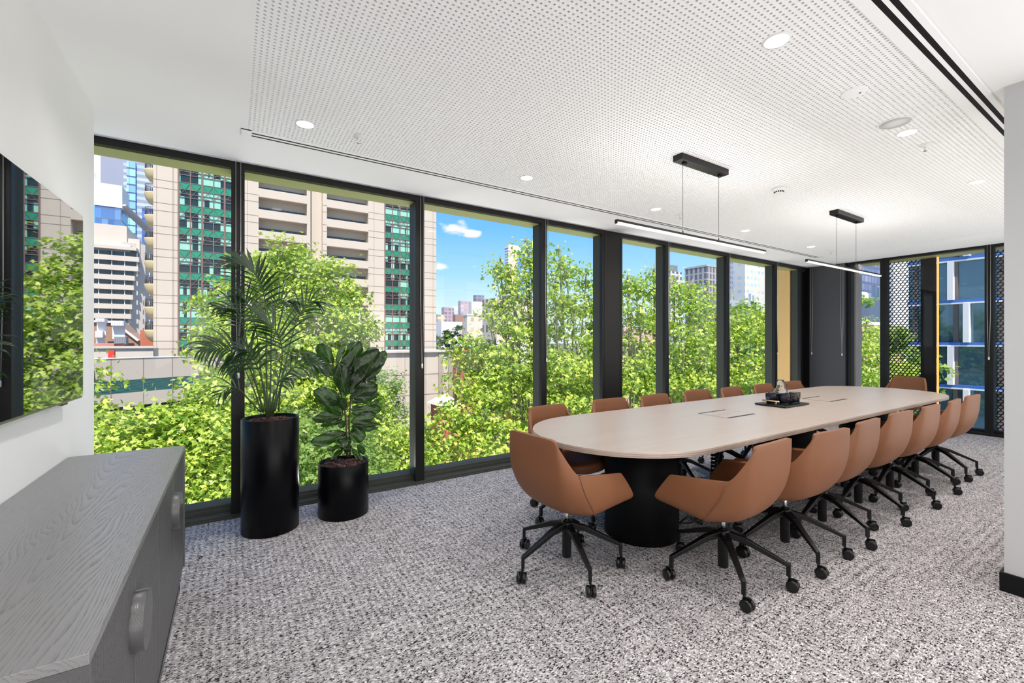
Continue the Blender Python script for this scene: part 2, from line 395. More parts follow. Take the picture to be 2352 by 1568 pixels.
# ------------------------------------------------------------------ the room
ZC = 2.73
FY = 3.98            # inner face of the window wall
RX = 9.10            # inner face of the right-hand window wall
def struct(o): o['kind'] = 'structure'; return o
fl = MB(); fl.box(-1.6, RX+.1, -2.4, FY+.06, -.3, 0); struct(fl.build('floor', M['carpet']))
PX0, PX1, PY0, PY1 = .075, 8.15, .765, 3.34
c = MB()
c.box(-1.6, PX0, -2.4, FY+.22, ZC, ZC+.35); c.box(PX1, RX+.2, -2.4, FY+.22, ZC, ZC+.35)
c.box(PX0, PX1, -2.4, PY0, ZC, ZC+.35); c.box(PX0, PX1, PY1, FY+.22, ZC, ZC+.35)
c.box(PX0, PX1, PY0, PY1, ZC+.06, ZC+.35)
ceil = struct(c.build('ceiling', M['ceil']))
def perforated(nx, ny, px, py, r, th, stagger=False, nh=8):
    """sheet in XY with nx * ny real round holes"""
    V = []; 
    ang = np.arange(nh)*2*PI/nh
    hx = np.cos(ang)*r; hy = np.sin(ang)*r
    I, J = np.meshgrid(np.arange(nx), np.arange(ny), indexing='ij'); I = I.ravel(); J = J.ravel(); n = len(I)
    off = (J % 2)*px/2 if stagger else 0*J
    cx = (I+.5)*px+off; cy = (J+.5)*py
    V = np.zeros((n, 4+2*nh, 3), dtype=np.float32)
    for k, (a, b) in enumerate(((-1, -1), (1, -1), (1, 1), (-1, 1))):
        V[:, k, 0] = cx+a*px/2; V[:, k, 1] = cy+b*py/2
    for k in range(nh):
        V[:, 4+k, 0] = cx+hx[k]; V[:, 4+k, 1] = cy+hy[k]
        V[:, 4+nh+k, 0] = cx+hx[k]; V[:, 4+nh+k, 1] = cy+hy[k]; V[:, 4+nh+k, 2] = th
    tris = []; quads = []
    q = nh//4
    # corner k sits at angle 45+90k-180 ; index of nearest hole vertex
    for k in range(4):
        a0 = (k*90+225) % 360
        c0 = int(round(a0/360*nh))
        lo = c0-q//2; hi = lo+q
        for i in range(lo, hi): tris.append((k, 4+i % nh, 4+(i+1) % nh))
        k2 = (k+1) % 4; tris.append((k, 4+hi % nh, k2))
    for i in range(nh): quads.append((4+i, 4+(i+1) % nh, 4+nh+(i+1) % nh, 4+nh+i))
    base = (np.arange(n)*(4+2*nh))[:, None]
    t = (np.array(tris).ravel()[None, :]+base).ravel(); qd = (np.array(quads).ravel()[None, :]+base).ravel()
    counts = np.concatenate((np.full(n*len(tris), 3), np.full(n*len(quads), 4)))
    return np_mesh('perforated_sheet', V.reshape(-1, 3), counts, np.concatenate((t, qd)))
nx = int(round((PX1-PX0)/.025)); ny = int(round((PY1-PY0)/.025))
pp = mesh_obj('perforated_panel', perforated(nx, ny, (PX1-PX0)/nx, (PY1-PY0)/ny, .0067, .010), M['ceil'], ceil); pp.location = (PX0, PY0, ZC)
bk = MB(); bk.box(PX0, PX1, PY0, PY1, ZC+.022, ZC+.03); bk.build('backing_felt', M['backing'], ceil)

w = MB(); w.box(-.85, -.69, -2.4, 3.50, 0, ZC); w.box(-1.3, -.80, 3.42, 3.50, 0, ZC); struct(w.build('wall_left', M['white']))
w = MB(); w.box(3.53, 3.70, -2.4, .58, 0, ZC); struct(w.build('wall_right', M['wallgrey']))
w = MB(); w.box(3.70, RX+.1, .40, .58, 0, ZC); struct(w.build('wall_south', M['white']))
w = MB(); w.box(-.85, 3.6, -2.5, -2.4, 0, ZC); struct(w.build('wall_back', M['white']))
b = MB(); b.box(3.515, RX+.1, -2.4, .595, 0, .10); struct(b.build('baseboard_right', M['matte']))

# slot diffusers in the ceiling
def slot_diffuser(y0, y1, slots, label, sw):
    t = empty('slot_diffuser', (PX0, 0, ZC)); tag(t, label, 'air vent', 'slot diffusers in the ceiling')
    f = MB(); x1 = PX1-PX0
    edges = [y0]+[e for s in slots for e in (s-sw, s+sw)]+[y1]
    for a, b_ in zip(edges[::2], edges[1::2]): f.box(-.03, x1, a, b_, -.006, 0)
    f.box(-.03, 0.03, y0, y1, -.0058, 0); f.box(x1-.05, x1, y0, y1, -.0058, 0)
    f.build('frame', M['ceil'], t)
    for s in slots:
        g = MB(); g.box(.03, x1-.05, s-sw, s+sw, -.0058, -.0005); g.build('slot', M['matte'], t)
slot_diffuser(3.337, 3.443, (3.369, 3.412), 'long white twin-slot air vent in the ceiling along the window side', .0095)
slot_diffuser(.632, .765, (.668, .707), 'long twin-slot air vent with wide black slots at the right edge of the perforated ceiling', .011)

# window wall along Y = FY : head, sill, mullions, panes
GY = 4.115
h = MB(); h.box(-1.3, RX+.1, FY, FY+.05, 2.678, ZC); h.box(-1.3, RX+.1, FY+.05, FY+.14, 2.69, ZC)
struct(h.build('trim_1', M['black']))
h = MB(); h.box(-1.3, RX+.2, FY+.05, FY+.24, 2.676, 2.69); struct(h.build('trim_2', M['olive']))
h = MB(); h.box(-1.3, RX+.1, FY, FY+.09, 0, .030); h.box(-1.3, RX+.1, FY+.085, FY+.10, .03, .062); h.box(-1.3, RX+.1, FY+.10, FY+.26, 0, .085)
h.box(-1.3, RX+.1, FY-.012, FY, 0, .016)
struct(h.build('trim_3', M['darkfin'], bevel=.003))
MULL = [(-.011, .077), (1.453, 1.54), (2.92, 2.995), (3.851, 4.20), (5.039, 5.113), (6.484, 6.572), (7.921, 8.008), (8.825, 8.907)]
k = 4
for i, (a, b_) in enumerate(MULL):
    t = MB(); t.box(a, b_, FY, FY+.05, .03, 2.68)
    if i == 3: t.box(a+.03, a+.04, FY-.004, FY, .03, 2.68); t.box(b_-.04, b_-.03, FY-.004, FY, .03, 2.68)
    o = struct(t.build('trim_%d' % k, M['black'], bevel=.002)); 
    t = MB(); t.box(a+.001, b_-.001, FY+.05, FY+.17, .085, 2.676); t.build('mullion_side', M['darkfin'], o); k += 1
edges = [-1.3]+[e for m_ in MULL for e in m_]+[RX+.05]
for i in range(0, len(edges), 2):
    g = MB(); g.box(edges[i], edges[i+1], GY, GY+.006, .085, 2.676); struct(g.build('window_%d' % (i//2+1), M['pane']))
# gold fin beside the corner column, outside the glass
g = MB(); g.box(8.80, 8.83, GY+.04, GY+.26, -1.0, 2.9); tag(g.build('facade_fin', M['gold'], bevel=.003), 'gold metal fin outside the glass beside the dark corner column', 'facade fin')
g = MB(); g.box(8.83, RX+.35, GY+.06, GY+.20, -1.0, 2.9); struct(g.build('trim_20', M['darkfin']))

# right-hand window wall at X = RX
k = 21
h = MB(); h.box(RX, RX+.10, .5, FY+.1, 2.695, ZC); struct(h.build('trim_%d' % k, M['black'])); k += 1
h = MB(); h.box(RX+.10, RX+.40, .5, 3.2, 2.68, 2.695); struct(h.build('trim_%d' % k, M['olive'])); k += 1
h = MB(); h.box(RX, RX+.08, .5, FY+.1, 0, .04); h.box(RX+.08, RX+.18, .5, FY+.1, 0, .075); struct(h.build('trim_%d' % k, M['black'], bevel=.003)); k += 1
RM = [(1.595, 1.685), (2.80, 2.89), (3.295, 3.395)]
for a, b_ in RM:
    t = MB(); t.box(RX, RX+.12, a, b_, .04, 2.70)
    t.box(RX-.004, RX, (a+b_)/2-.006, (a+b_)/2+.006, .04, 2.70)
    struct(t.build('trim_%d' % k, M['black'], bevel=.002)); k += 1
t = MB(); t.box(RX, RX+.2, 3.93, FY+.14, 0, 2.73); struct(t.build('trim_%d' % k, M['black'])); k += 1
t = MB(); t.box(RX+.16, RX+.42, 3.285, 3.33, -1, 2.9); tag(t.build('facade_fin', M['bronze'], bevel=.003), 'grey-brown metal fin outside the glass right of the dark roller blind', 'facade fin')
ey = [.5, 1.595, 1.685, 2.80, 2.89, 3.295, 3.395, 3.95]
for i in range(0, len(ey), 2):
    g = MB(); g.box(RX+.10, RX+.106, ey[i], ey[i+1], .075, 2.695); struct(g.build('window_%d' % (10+i//2), M['pane']))
# roller blind pulled right down beside the corner
t = empty('roller_blind', (RX, 3.66, ZC)); tag(t, 'dark grey roller blind pulled right down beside the room corner', 'blind')
f = MB(); f.box(-.012, -.009, -.285, .285, -2.67, -.01); f.build('blind_fabric', M['blind'], t)
f = MB(); f.box(-.018, -.004, -.285, .285, -2.695, -.2-2.465); f.build('bottom_rail', M['matte'], t)
for yy, nm_ in ((.30, 'a'), (-.30, 'b')):
    f = MB(); f.box(-.02, 0, yy-.012, yy+.012, -2.69, 0); f.build('side_channel', M['matte'], t)

def blind_chain(p, zb, dirv, label, parent=None):
    """bead chain loop hanging from the window head, with a tensioner"""
    t = empty('blind_chain', (p[0], p[1], ZC)); tag(t, label, 'blind cord', 'bead chains hanging at the mullions')
    L_ = ZC-zb; f = MB(); dv = Vector(dirv)*.016
    f.tube([-dv+Vector((0, 0, -.005)), -dv+Vector((0, 0, -L_*.6)), -dv*.3+Vector((0, 0, -L_))], .0022, 6)
    f.tube([dv+Vector((0, 0, -.005)), dv+Vector((0, 0, -L_*.6)), dv*.3+Vector((0, 0, -L_))], .0022, 6)
    f.build('bead_loop', M['chain'], t)
    f = MB(); f.lathe([(.002, -.045), (.009, -.04), (.009, -.005), (.003, 0)], (0, 0, -L_+.01), 12); f.build('tensioner', M['plastw'], t)
for (x, zb, lb) in ((.035, 1.10, 'bead chain loop on the black mullion behind the tall palm planter'), (1.513, 1.13, 'bead chain on the mullion right of the fiddle-leaf fig'),
                    (2.985, 1.15, 'bead chain on the mullion behind the table\'s rounded near end'), (5.10, 1.15, 'bead chain on the first mullion right of the wide column'),
                    (6.56, 1.15, 'bead chain on the second mullion right of the wide column'), (7.99, 1.15, 'bead chain on the third mullion right of the wide column')):
    blind_chain((x, FY-.012, 0), zb, (1, 0, 0), lb)
blind_chain((RX-.03, 3.90, 0), 1.14, (0, 1, 0), 'white bead chain loop at the room corner, left of the dark roller blind')
blind_chain((RX-.03, 3.42, 0), 1.13, (0, 1, 0), 'white bead chain loop at the right edge of the dark roller blind')
blind_chain((RX-.012, 1.64, 0), 1.12, (0, 1, 0), 'bead chain on the mullion beside the right-hand perforated screen')

# perforated screens outside the right-hand windows
def perf_screen(y0, y1, solid, label, x=RX+.30):
    t = empty('perforated_screen', (x, 0, 0)); tag(t, label, 'screen', 'perforated metal screens outside')
    px, pz = .055, .0405; n1 = int((y1-y0)/px); n2 = int(3.9/pz)
    o = mesh_obj('perforated_sheet', perforated(n1, n2, px, pz, .0192, .003, True, 12), M['matte'], t)
    o.rotation_euler = (PI/2, 0, -PI/2); o.location = (0, y1, -1.0)
    if solid:
        f = MB(); f.box(-.01, .01, solid, y0+.03, -1, 2.9); f.build('edge_panel', M['matte'], t)
    f = MB(); f.box(-.02, .04, y1-.01, y1+.02, -1, 2.9); f.build('edge_frame', M['matte'], t)
    return t
perf_screen(2.425, 2.90, 2.27, 'black perforated metal screen outside, behind the chair at the far end of the table')
perf_screen(.55, 1.66, None, 'narrow slice of black perforated screen outside, at the right edge of the window wall')
f = MB(); f.box(RX+.27, RX+.30, 2.238, 2.256, -1, 2.9); tag(f.build('fin_edge_glow', M['amber']), 'amber vertical fin edge of the perforated screen outside, its sun glow done as emission', 'fin edge')  # sunlit edge of the screen fin; its glow is put in as emission

# wall-mounted display
t = empty('wall_display', (-.707, 2.10, 1.52), math.radians(-1.35)); tag(t, 'large glossy black wall-mounted screen reflecting the windows', 'television')
f = MB(); f.box(.038, .066, -.84, .84, -.444, .446); f.build('casing', M['bezel'], t, bevel=.003)
f = MB(); f.box(.066, .070, -.834, .834, -.432, .440); f.build('screen', M['screen'], t)
f = MB(); f.box(.026, .038, -.4, .4, -.2, .2); f.build('wall_bracket', M['matte'], t)
f = MB(); f.box(.04, .06, .60, .66, -.453, -.444); f.build('sensor', M['plast'], t)
# faint access panel outline below the display is a join in the plasterboard
# ------------------------------------------------------------------ conference table
TZ = .743; TX0, TX1, TY0, TY1 = 1.655, 7.25, 1.508, 2.79
TR = (TY1-TY0)/2; TYC = (TY0+TY1)/2
def stadium(inset=0, n=40):
    r = TR-inset; p = []
    for i in range(n+1):
        a = PI/2+PI*i/n; p.append((TX0+TR+r*math.cos(a), TYC+r*math.sin(a)))
    for i in range(n+1):
        a = -PI/2+PI*i/n; p.append((TX1-TR+r*math.cos(a), TYC+r*math.sin(a)))
    return p
t = empty('conference_table', (0, 0, 0)); tag(t, 'long pale oak conference table with rounded ends on three black drum legs', 'table')
f = MB(); f.prism(stadium(), TZ-.034, TZ, True); top = f.build('tabletop', M['oak'], t, bevel=.002)
f = MB(); f.prism(stadium(-.0008), TZ-.026, TZ-.024, True); f.prism(stadium(-.0008), TZ-.0145, TZ-.0125, True); f.prism(stadium(-.0008), TZ-.034, TZ-.0325, True)
f.build('edge_band', mat('oak_ply_line', (.30, .21, .165), .5), top)
for x in (2.455, 4.42, 6.33):
    f = MB(); f.lathe([(.255, 0), (.255, TZ-.036)], (x, TYC, 0), 64); f.build('pedestal', M['matte'], t)
f = MB(); f.box(2.3, 6.6, TYC-.05, TYC+.05, TZ-.08, TZ-.036); f.build('under_rail', M['matte'], t)
# flush cable boxes
for x in (3.50, 5.28):
    b0 = MB(); b0.box(x-.20, x+.20, TYC-.135, TYC+.135, TZ, TZ+.0012); p0 = b0.build('cable_hatch', M['oak'], top)
    for ys in (-.128, .128):
        f = MB(); f.box(x-.19, x+.19, TYC+ys-.009, TYC+ys+.009, TZ+.0006, TZ+.0022); f.build('cable_slot', M['matte'], p0)
    f = MB(); f.box(x-.201, x-.199, TYC-.12, TYC+.12, TZ+.0006, TZ+.0016); f.box(x+.199, x+.201, TYC-.12, TYC+.12, TZ+.0006, TZ+.0016); f.box(x-.2, x+.2, TYC-.001, TYC+.001, TZ+.0006, TZ+.0016)
    f.build('hatch_joint', M['steel'], p0)
# vertebra cable riser under the near hatch, and cables on the floor
t = empty('cable_riser', (3.42, 2.24, 0)); tag(t, 'black segmented cable riser hanging under the table between the first two drum legs', 'cable riser')
for i in range(22):
    z = .03+i*.031; xx = .05*math.sin(i*.14); r = .030 if i > 1 else .045
    f = MB(); f.lathe([(r*.6, z), (r, z+.003), (r, z+.012), (r*.6, z+.016)], (xx, 0, 0), 12)
    for q in range(3): f.box(xx+.018*math.cos(q*2.1)-.003, xx+.018*math.cos(q*2.1)+.003, .018*math.sin(q*2.1)-.003, .018*math.sin(q*2.1)+.003, z+.01, z+.034)
    f.build('segment', M['plast'], t)
f = MB(); f.lathe([(.06, 0), (.06, .012), (.03, .028)], (0, 0, 0), 20); f.build('foot', M['plast'], t)
f = MB()
f.tube([(2.72, 2.05, .02), (2.78, 2.00, .09), (2.83, 1.97, .05), (2.90, 1.97, .012), (3.05, 2.05, .008), (3.25, 2.18, .008), (3.37, 2.25, .01)], .006, 8)
f.tube([(2.72, 2.10, .012), (2.86, 2.03, .008), (3.1, 2.1, .008), (3.37, 2.22, .01)], .005, 8)
tag(f.build('floor_cable', M['plast']), 'black cable looping on the carpet beside the first drum leg', 'cable')

# ------------------------------------------------------------------ swivel chairs (local +y is the front)
def chair_shell():
    T = [  # stations from the centre of the back to the front of the arm: rim, three levels down, lower edge, pan
     [(0, -0.292, 0.824), (0, -0.29, 0.7), (0, -0.276, 0.56), (0, -0.226, 0.437), (0, -0.13, 0.363), (0, 0, 0.359)],
     [(0.11, -0.291, 0.824), (0.12, -0.288, 0.7), (0.125, -0.274, 0.56), (0.12, -0.221, 0.437), (0.09, -0.125, 0.363), (0.05, 0, 0.359)],
     [(0.182, -0.286, 0.823), (0.195, -0.281, 0.7), (0.2, -0.263, 0.56), (0.185, -0.202, 0.437), (0.14, -0.11, 0.364), (0.08, 0, 0.359)],
     [(0.203, -0.28, 0.81), (0.22, -0.272, 0.695), (0.23, -0.247, 0.56), (0.212, -0.177, 0.437), (0.165, -0.09, 0.364), (0.1, 0.01, 0.359)],
     [(0.22, -0.258, 0.765), (0.24, -0.248, 0.67), (0.252, -0.217, 0.55), (0.236, -0.147, 0.437), (0.19, -0.07, 0.365), (0.11, 0.015, 0.359)],
     [(0.25, -0.212, 0.678), (0.262, -0.202, 0.62), (0.268, -0.176, 0.54), (0.257, -0.116, 0.437), (0.222, -0.05, 0.368), (0.12, 0.02, 0.361)],
     [(0.262, -0.178, 0.637), (0.27, -0.166, 0.59), (0.275, -0.146, 0.53), (0.268, -0.091, 0.437), (0.243, -0.035, 0.37), (0.13, 0.03, 0.361)],
     [(0.267, -0.155, 0.63), (0.275, -0.142, 0.585), (0.279, -0.121, 0.525), (0.275, -0.061, 0.437), (0.256, -0.01, 0.372), (0.135, 0.04, 0.362)],
     [(0.275, -0.02, 0.615), (0.284, -0.01, 0.57), (0.288, 0, 0.52), (0.286, 0.02, 0.4478), (0.272, 0.05, 0.3927), (0.145, 0.06, 0.364)],
     [(0.283, 0.125, 0.601), (0.294, 0.145, 0.56), (0.299, 0.165, 0.515), (0.299, 0.195, 0.4605), (0.288, 0.205, 0.4192), (0.155, 0.14, 0.369)],
     [(0.2845, 0.15, 0.598), (0.296, 0.176, 0.555), (0.301, 0.205, 0.51), (0.3025, 0.236, 0.462), (0.292, 0.238, 0.424), (0.158, 0.16, 0.372)],
     [(0.285, 0.158, 0.593), (0.297, 0.184, 0.552), (0.302, 0.213, 0.508), (0.303, 0.248, 0.459), (0.293, 0.243, 0.426), (0.158, 0.17, 0.374)]]
    half = T
    rows = []
    for lvl in range(6):
        r = [(-x, y, z) for (x, y, z) in [s[lvl] for s in reversed(half[1:])]] + [s[lvl] for s in half]
        rows.append(r)
    f = MB(); f.grid(rows)
    o = f.build('shell', M['leather'])
    s = o.modifiers.new('s', 'SUBSURF'); s.levels = 2; s.render_levels = 2
    so = o.modifiers.new('t', 'SOLIDIFY'); so.thickness = .024; so.offset = 1
    b = o.modifiers.new('b', 'BEVEL'); b.width = .009; b.segments = 3; b.limit_method = 'ANGLE'; b.angle_limit = 1.0
    bake(o)
    for p in o.data.polygons: p.use_smooth = True
    return o
def make_chair():
    root = empty('swivel_chair'); 
    sh = chair_shell(); setp(sh, root)
    # stitched seams on the outside
    for sgn in (-1, 1):
        f = MB(); pts = [(.265, -.168, .634), (.273, -.155, .585), (.2775, -.134, .528), (.2735, -.078, .445), (.250, -.030, .385), (.235, -.02, .373)]
        f.tube([(sgn*(x+.001), y, z) for x, y, z in pts], .0022, 5); f.build('seam', M['seam'], sh)
    # seat cushion
    f = MB(); n = 14; rows = []
    def ring(sx, sy, z, yo=0.0, e=3.2):
        pts = []
        for i in range(40):
            a = 2*PI*i/40; c, s = math.cos(a), math.sin(a)
            x = math.copysign(abs(c)**(2/e), c); y = math.copysign(abs(s)**(2/e), s)
            pts.append((x*sx*(1-.10*max(0, -y)), y*sy+yo, z+ (.010 if False else 0)))
        return pts+[pts[0]]
    Y0 = .045
    rows = [ring(.002, .002, .385, Y0+.05), ring(.11, .11, .385, Y0+.05), ring(.15, .16, .39, Y0+.04), ring(.20, .20, .412, Y0+.02), ring(.232, .230, .44, Y0), ring(.234, .234, .456, Y0), ring(.21, .21, .470, Y0), ring(.12, .12, .477, Y0), ring(.002, .002, .479, Y0)]
    f.grid(rows); f.build('seat', M['leather'], root)
    # lift and column
    f = MB(); f.lathe([(.013, .25), (.013, .365)], n=20); f.build('gas_lift', M['chrome'], root)
    f = MB(); f.lathe([(.026, .055), (.0285, .06), (.0285, .22), (.034, .235), (.036, .262), (.022, .272), (.016, .275)], n=28); f.build('column', M['blk'], root)
    f = MB(); f.box(-.06, .06, -.04, .08, .352, .372); f.build('seat_plate', M['blk'], root, bevel=.003)
    for i in range(5):
        a = 2*PI*i/5; d = Vector((math.cos(a), math.sin(a), 0)); n_ = Vector((-d.y, d.x, 0))
        f = MB()
        f.bar(d*.02+Vector((0, 0, .247)), d*.11+Vector((0, 0, .228)), .042, .036, w2=.034, h2=.030)
        f.bar(d*.108+Vector((0, 0, .2285)), d*.322+Vector((0, 0, .133)), .034, .030, w2=.022, h2=.019)
        f.bar(d*.321+Vector((0, 0, .142)), d*.322+Vector((0, 0, .075)), .021, .019)
        leg = f.build('leg', M['blk'], root, bevel=.002)
        # caster: two wheels and a hood, turned its own way
        ca = rnd.uniform(0, 2*PI); cx_ = d*.325
        w = Vector((math.cos(ca), math.sin(ca), 0)); u_ = Vector((-w.y, w.x, 0))
        f = MB(); ctr = cx_+u_*.016+Vector((0, 0, .031))
        for s_ in (-1, 1):
            b0 = len(f.v)
            prof = [(.012, 0), (.027, .001), (.031, .005), (.031, .017), (.027, .021), (.012, .0205)]
            nn = 20
            for r, z in prof:
                for q in range(nn):
                    tt = 2*PI*q/nn; f.v.append(tuple(ctr+w*(s_*(.004+z))+u_*(r*math.cos(tt))+Vector((0, 0, 1))*(r*math.sin(tt))))
            for kk in range(len(prof)-1):
                for q in range(nn):
                    j = (q+1) % nn; fc = (b0+kk*nn+q, b0+kk*nn+j, b0+(kk+1)*nn+j, b0+(kk+1)*nn+q)
                    f.f.append(fc if s_ < 0 else fc[::-1]); f.sm.append(True)
            f.f.append(tuple(b0+q for q in range(nn))); f.sm.append(False)
            f.f.append(tuple(b0+(len(prof)-1)*nn+q for q in range(nn))); f.sm.append(False)
        f.obox(ctr+Vector((0, 0, .02)), w, u_, (0, 0, 1), .004, .022, .016)
        f.lathe([(.007, .06), (.007, .08)], tuple(cx_), 10)
        f.build('caster', M['plast'], leg)
    return root
proto = make_chair()
def R(a): return math.radians(a)
# near side, facing the windows ; then window side, facing the camera ; then the two heads
near = [(2.385, 1.485, 3), (3.02, 1.455, -3), (3.60, 1.48, 2), (4.25, 1.49, -2), (4.88, 1.48, 0), (5.51, 1.48, 3), (6.16, 1.49, -2)]
far = [(2.22, 2.63, 186), (2.93, 2.67, 178), (3.55, 2.66, 181), (4.25, 2.69, 177), (4.87, 2.66, 182), (5.55, 2.66, 180), (6.25, 2.66, 176)]
near_l = ['tan leather swivel chair first on the carpet side, its arm before the first drum leg',
 'tan swivel chair second from the near end on the carpet side of the table', 'tan swivel chair third from the near end on the carpet side of the table',
 'tan swivel chair in the middle of the carpet-side row, fourth from the near end', 'tan swivel chair third from the far end on the carpet side of the table',
 'tan swivel chair second from the far end on the carpet side of the table', 'farthest tan swivel chair of the carpet-side row, beside the blue neighbouring building view']
far_l = ['tan swivel chair nearest on the window side, its seat showing under the rounded table end', 'tan swivel chair on the window side in front of the wide dark column',
 'tan swivel chair third along the window side of the table', 'tan swivel chair fourth along the window side, middle of that row', 'tan swivel chair fifth along the window side, just left of the water jug',
 'tan swivel chair sixth along the window side, right behind the water jug tray', 'tan swivel chair seventh along the window side, behind the glass jug\'s handle']
first = True
def place(x, y, a, label, group=None):
    global first
    o = proto if first else copy_tree(proto); first = False
    o.location = (x, y, 0); o.rotation_euler = (0, 0, R(a)); tag(o, label, 'chair', group or 'tan swivel chairs around the conference table')
    # bases spin freely under the seats
    return o
def spin_base(o, a):
    for ch in kids(o):
        if ch.name.startswith('leg'): ch.rotation_euler = (0, 0, R(a))
spins = [10, 23, 33, 38, 37, 29, 20, 0, 20, -10, 30, 8, -25, 12, 0, 18]
si = 0
KIDS_snapshot = True
for (x, y, a), lb in zip(near, near_l):
    o = place(x, y, a, lb); spin_base(o, spins[si]); si += 1
for (x, y, a), lb in zip(far, far_l):
    o = place(x, y, a, lb); spin_base(o, spins[si]); si += 1
o = place(1.70, 2.06, -85, 'tan leather swivel chair at the near rounded head of the table, back to the planters'); spin_base(o, 50)
o = place(8.27, 2.42, 78, 'tan swivel chair facing us at the far head of the table, before the perforated screen'); spin_base(o, 5)

# ------------------------------------------------------------------ tray with jug and glasses
t = empty('serving_tray', (4.45, 2.17, TZ+.0), R(0)); tag(t, 'black tray with two brass handles on the middle of the table', 'tray')
f = MB(); f.box(-.222, .222, -.142, .142, .004, .018); tr = f.build('tray_base', M['blk'], t, bevel=.004)
f = MB(); f.box(-.195, .195, -.125, .125, 0, .006); f.build('tray_foot', M['matte'], t)
for s_ in (-1, 1):
    f = MB(); f.tube([(s_*.206, -.075, .052), (s_*.206, .075, .052)], .006, 10)
    for q in (-1, 1): f.tube([(s_*.206, q*.048, .018), (s_*.206, q*.048, .052)], .005, 8)
    f.build('handle', M['brass'], t)
def m_glass(name, c, rough=0.02):
    m, nt, b = nm(name); b.inputs['Base Color'].default_value = (*c, 1); b.inputs['Roughness'].default_value = rough
    b.inputs['Transmission Weight'].default_value = 1.0; b.inputs['IOR'].default_value = 1.45; return m
M['smoke'] = m_glass('smoked_glass', (.30, .31, .40)); M['clear'] = m_glass('clear_glass', (.92, .95, .94))
GZ = TZ+.018
def tumbler():
    f = MB(); f.lathe([(.038, .0), (.040, .003), (.0405, .030), (.046, .0335), (.0475, .096), (.0465, .097), (.0450, .095), (.0435, .038), (.038, .033), (.036, .009), (.002, .008)], n=32)
    return f.mesh('tumbler')
tm = tumbler()
gl = [(-.13, .035, 'leftmost on the tray'), (-.055, -.045, 'frontmost, by the left brass handle'), (.048, -.055, 'second in the front row'),
      (-.028, .065, 'at the back between the others and the jug'), (.148, -.045, 'rightmost, below the jug handle')]
for (x, y, lb) in gl:
    o = mesh_obj('glass_tumbler', tm, None); 
    if not tm.materials: tm.materials.append(M['smoke'])
    o.location = (4.45+x, 2.17+y, GZ); tag(o, 'smoked glass tumbler, '+lb, 'glass', 'smoked tumblers on the tray')
t = empty('water_jug', (4.55, 2.235, GZ)); tag(t, 'clear rippled glass water jug with a dark handle, on the tray', 'jug')
f = MB(); f.lathe([(.045, 0), (.058, .006), (.065, .04), (.064, .085), (.052, .115), (.035, .135), (.031, .155), (.032, .205), (.0335, .212), (.031, .211), (.0285, .155), (.032, .134), (.049, .113), (.060, .083), (.061, .04), (.054, .012), (.002, .010)], n=40)
f.build('jug_body', M['clear'], t)
f = MB(); f.tube([(.030, -.008, .18), (.055, -.014, .19), (.085, -.020, .165), (.092, -.022, .12), (.080, -.020, .075), (.060, -.015, .06)], .006, 10); f.build('jug_handle', M['smoke'], t)

# ------------------------------------------------------------------ credenza
CX0, CX1, CY0, CY1, CZ = -.686, -.222, 1.096, 3.01, .779
t = empty('sideboard', (CX0, CY0, 0)); tag(t, 'low grey woodgrain sideboard with fluted doors under the wall screen', 'cabinet')
Wd, Ln = CX1-CX0, CY1-CY0
f = MB(); f.box(0, Wd, 0, Ln, CZ-.022, CZ); o = f.build('top_panel', M['greywood_sheen'], t, bevel=.0015)
f = MB(); f.box(0, Wd-.001, 0, .02, .12, CZ-.022); f.build('side_panel', M['greywood_shade'], t)
f = MB(); f.box(0, Wd-.001, Ln-.02, Ln, .12, CZ-.022); f.build('side_panel', M['greywood_shade'], t)
f = MB(); f.box(.0, Wd-.024, .02, Ln-.02, .12, .14); f.box(0, .01, .02, Ln-.02, .14, CZ-.022); f.build('carcass', M['greywood_shade'], t)
dw = (Ln-.04)/4
for i in range(4):
    y0 = .02+i*dw+.0015; y1 = .02+(i+1)*dw-.0015; z0, z1 = .125, CZ-.026
    f = MB(); x0 = Wd-.024
    n = int((y1-y0-.016)/.0215); pts = [(x0, y0)]
    prof = [(Wd-.006, y0), (Wd-.006, y0+.007)]
    st = (y1-y0-.016)/n
    for q in range(n):
        yy = y0+.008+q*st
        for s_ in range(7):
            a = PI*s_/6; prof.append((Wd-.016+.010*math.sin(a), yy+st*(.5-.5*math.cos(a))*.96+st*.02))
    prof += [(Wd-.006, y1-.007), (Wd-.006, y1), (x0, y1)]
    f.prism([(x0, y0)]+prof, z0, z1); d = f.build('door', M['greywood_shade'], t)
    # half-round pull at the meeting stile
    side = 1 if i % 2 == 0 else -1
    yc = y1+.0015 if side == 1 else y0-.0015
    hp = []
    for q in range(19):
        a = -PI/2+PI*q/18; hp.append((-side*.080*math.cos(a), .080*math.sin(a)))
    g = MB(); b0 = len(g.v); zc = .578; m_ = len(hp)
    for xx, ins in ((Wd-.008, 0), (Wd+.021, 0), (Wd+.022, .0015)):
        for (a, b_) in hp:
            sc_ = 1-ins/.08; g.v.append((xx, yc+a*sc_-side*.0008, zc+b_*sc_))
    for lv in range(2):
        for q in range(m_-1):
            fc = (lv*m_+q, lv*m_+q+1, (lv+1)*m_+q+1, (lv+1)*m_+q)
            g.f.append(fc); g.sm.append(True)
        g.f.append((lv*m_+m_-1, lv*m_, (lv+1)*m_, (lv+1)*m_+m_-1)); g.sm.append(False)
    g.f.append(tuple(2*m_+q for q in range(m_))); g.sm.append(False)
    g.build('handle', M['greywood_shade'], d)
f = MB()
for yy in (.03, Ln-.065):
    for xx in (.02, Wd-.055): f.box(xx, xx+.035, yy, yy+.035, .012, .12)
for xx in (.02, Wd-.055): f.box(xx, xx+.035, .03, Ln-.03, .0, .035)
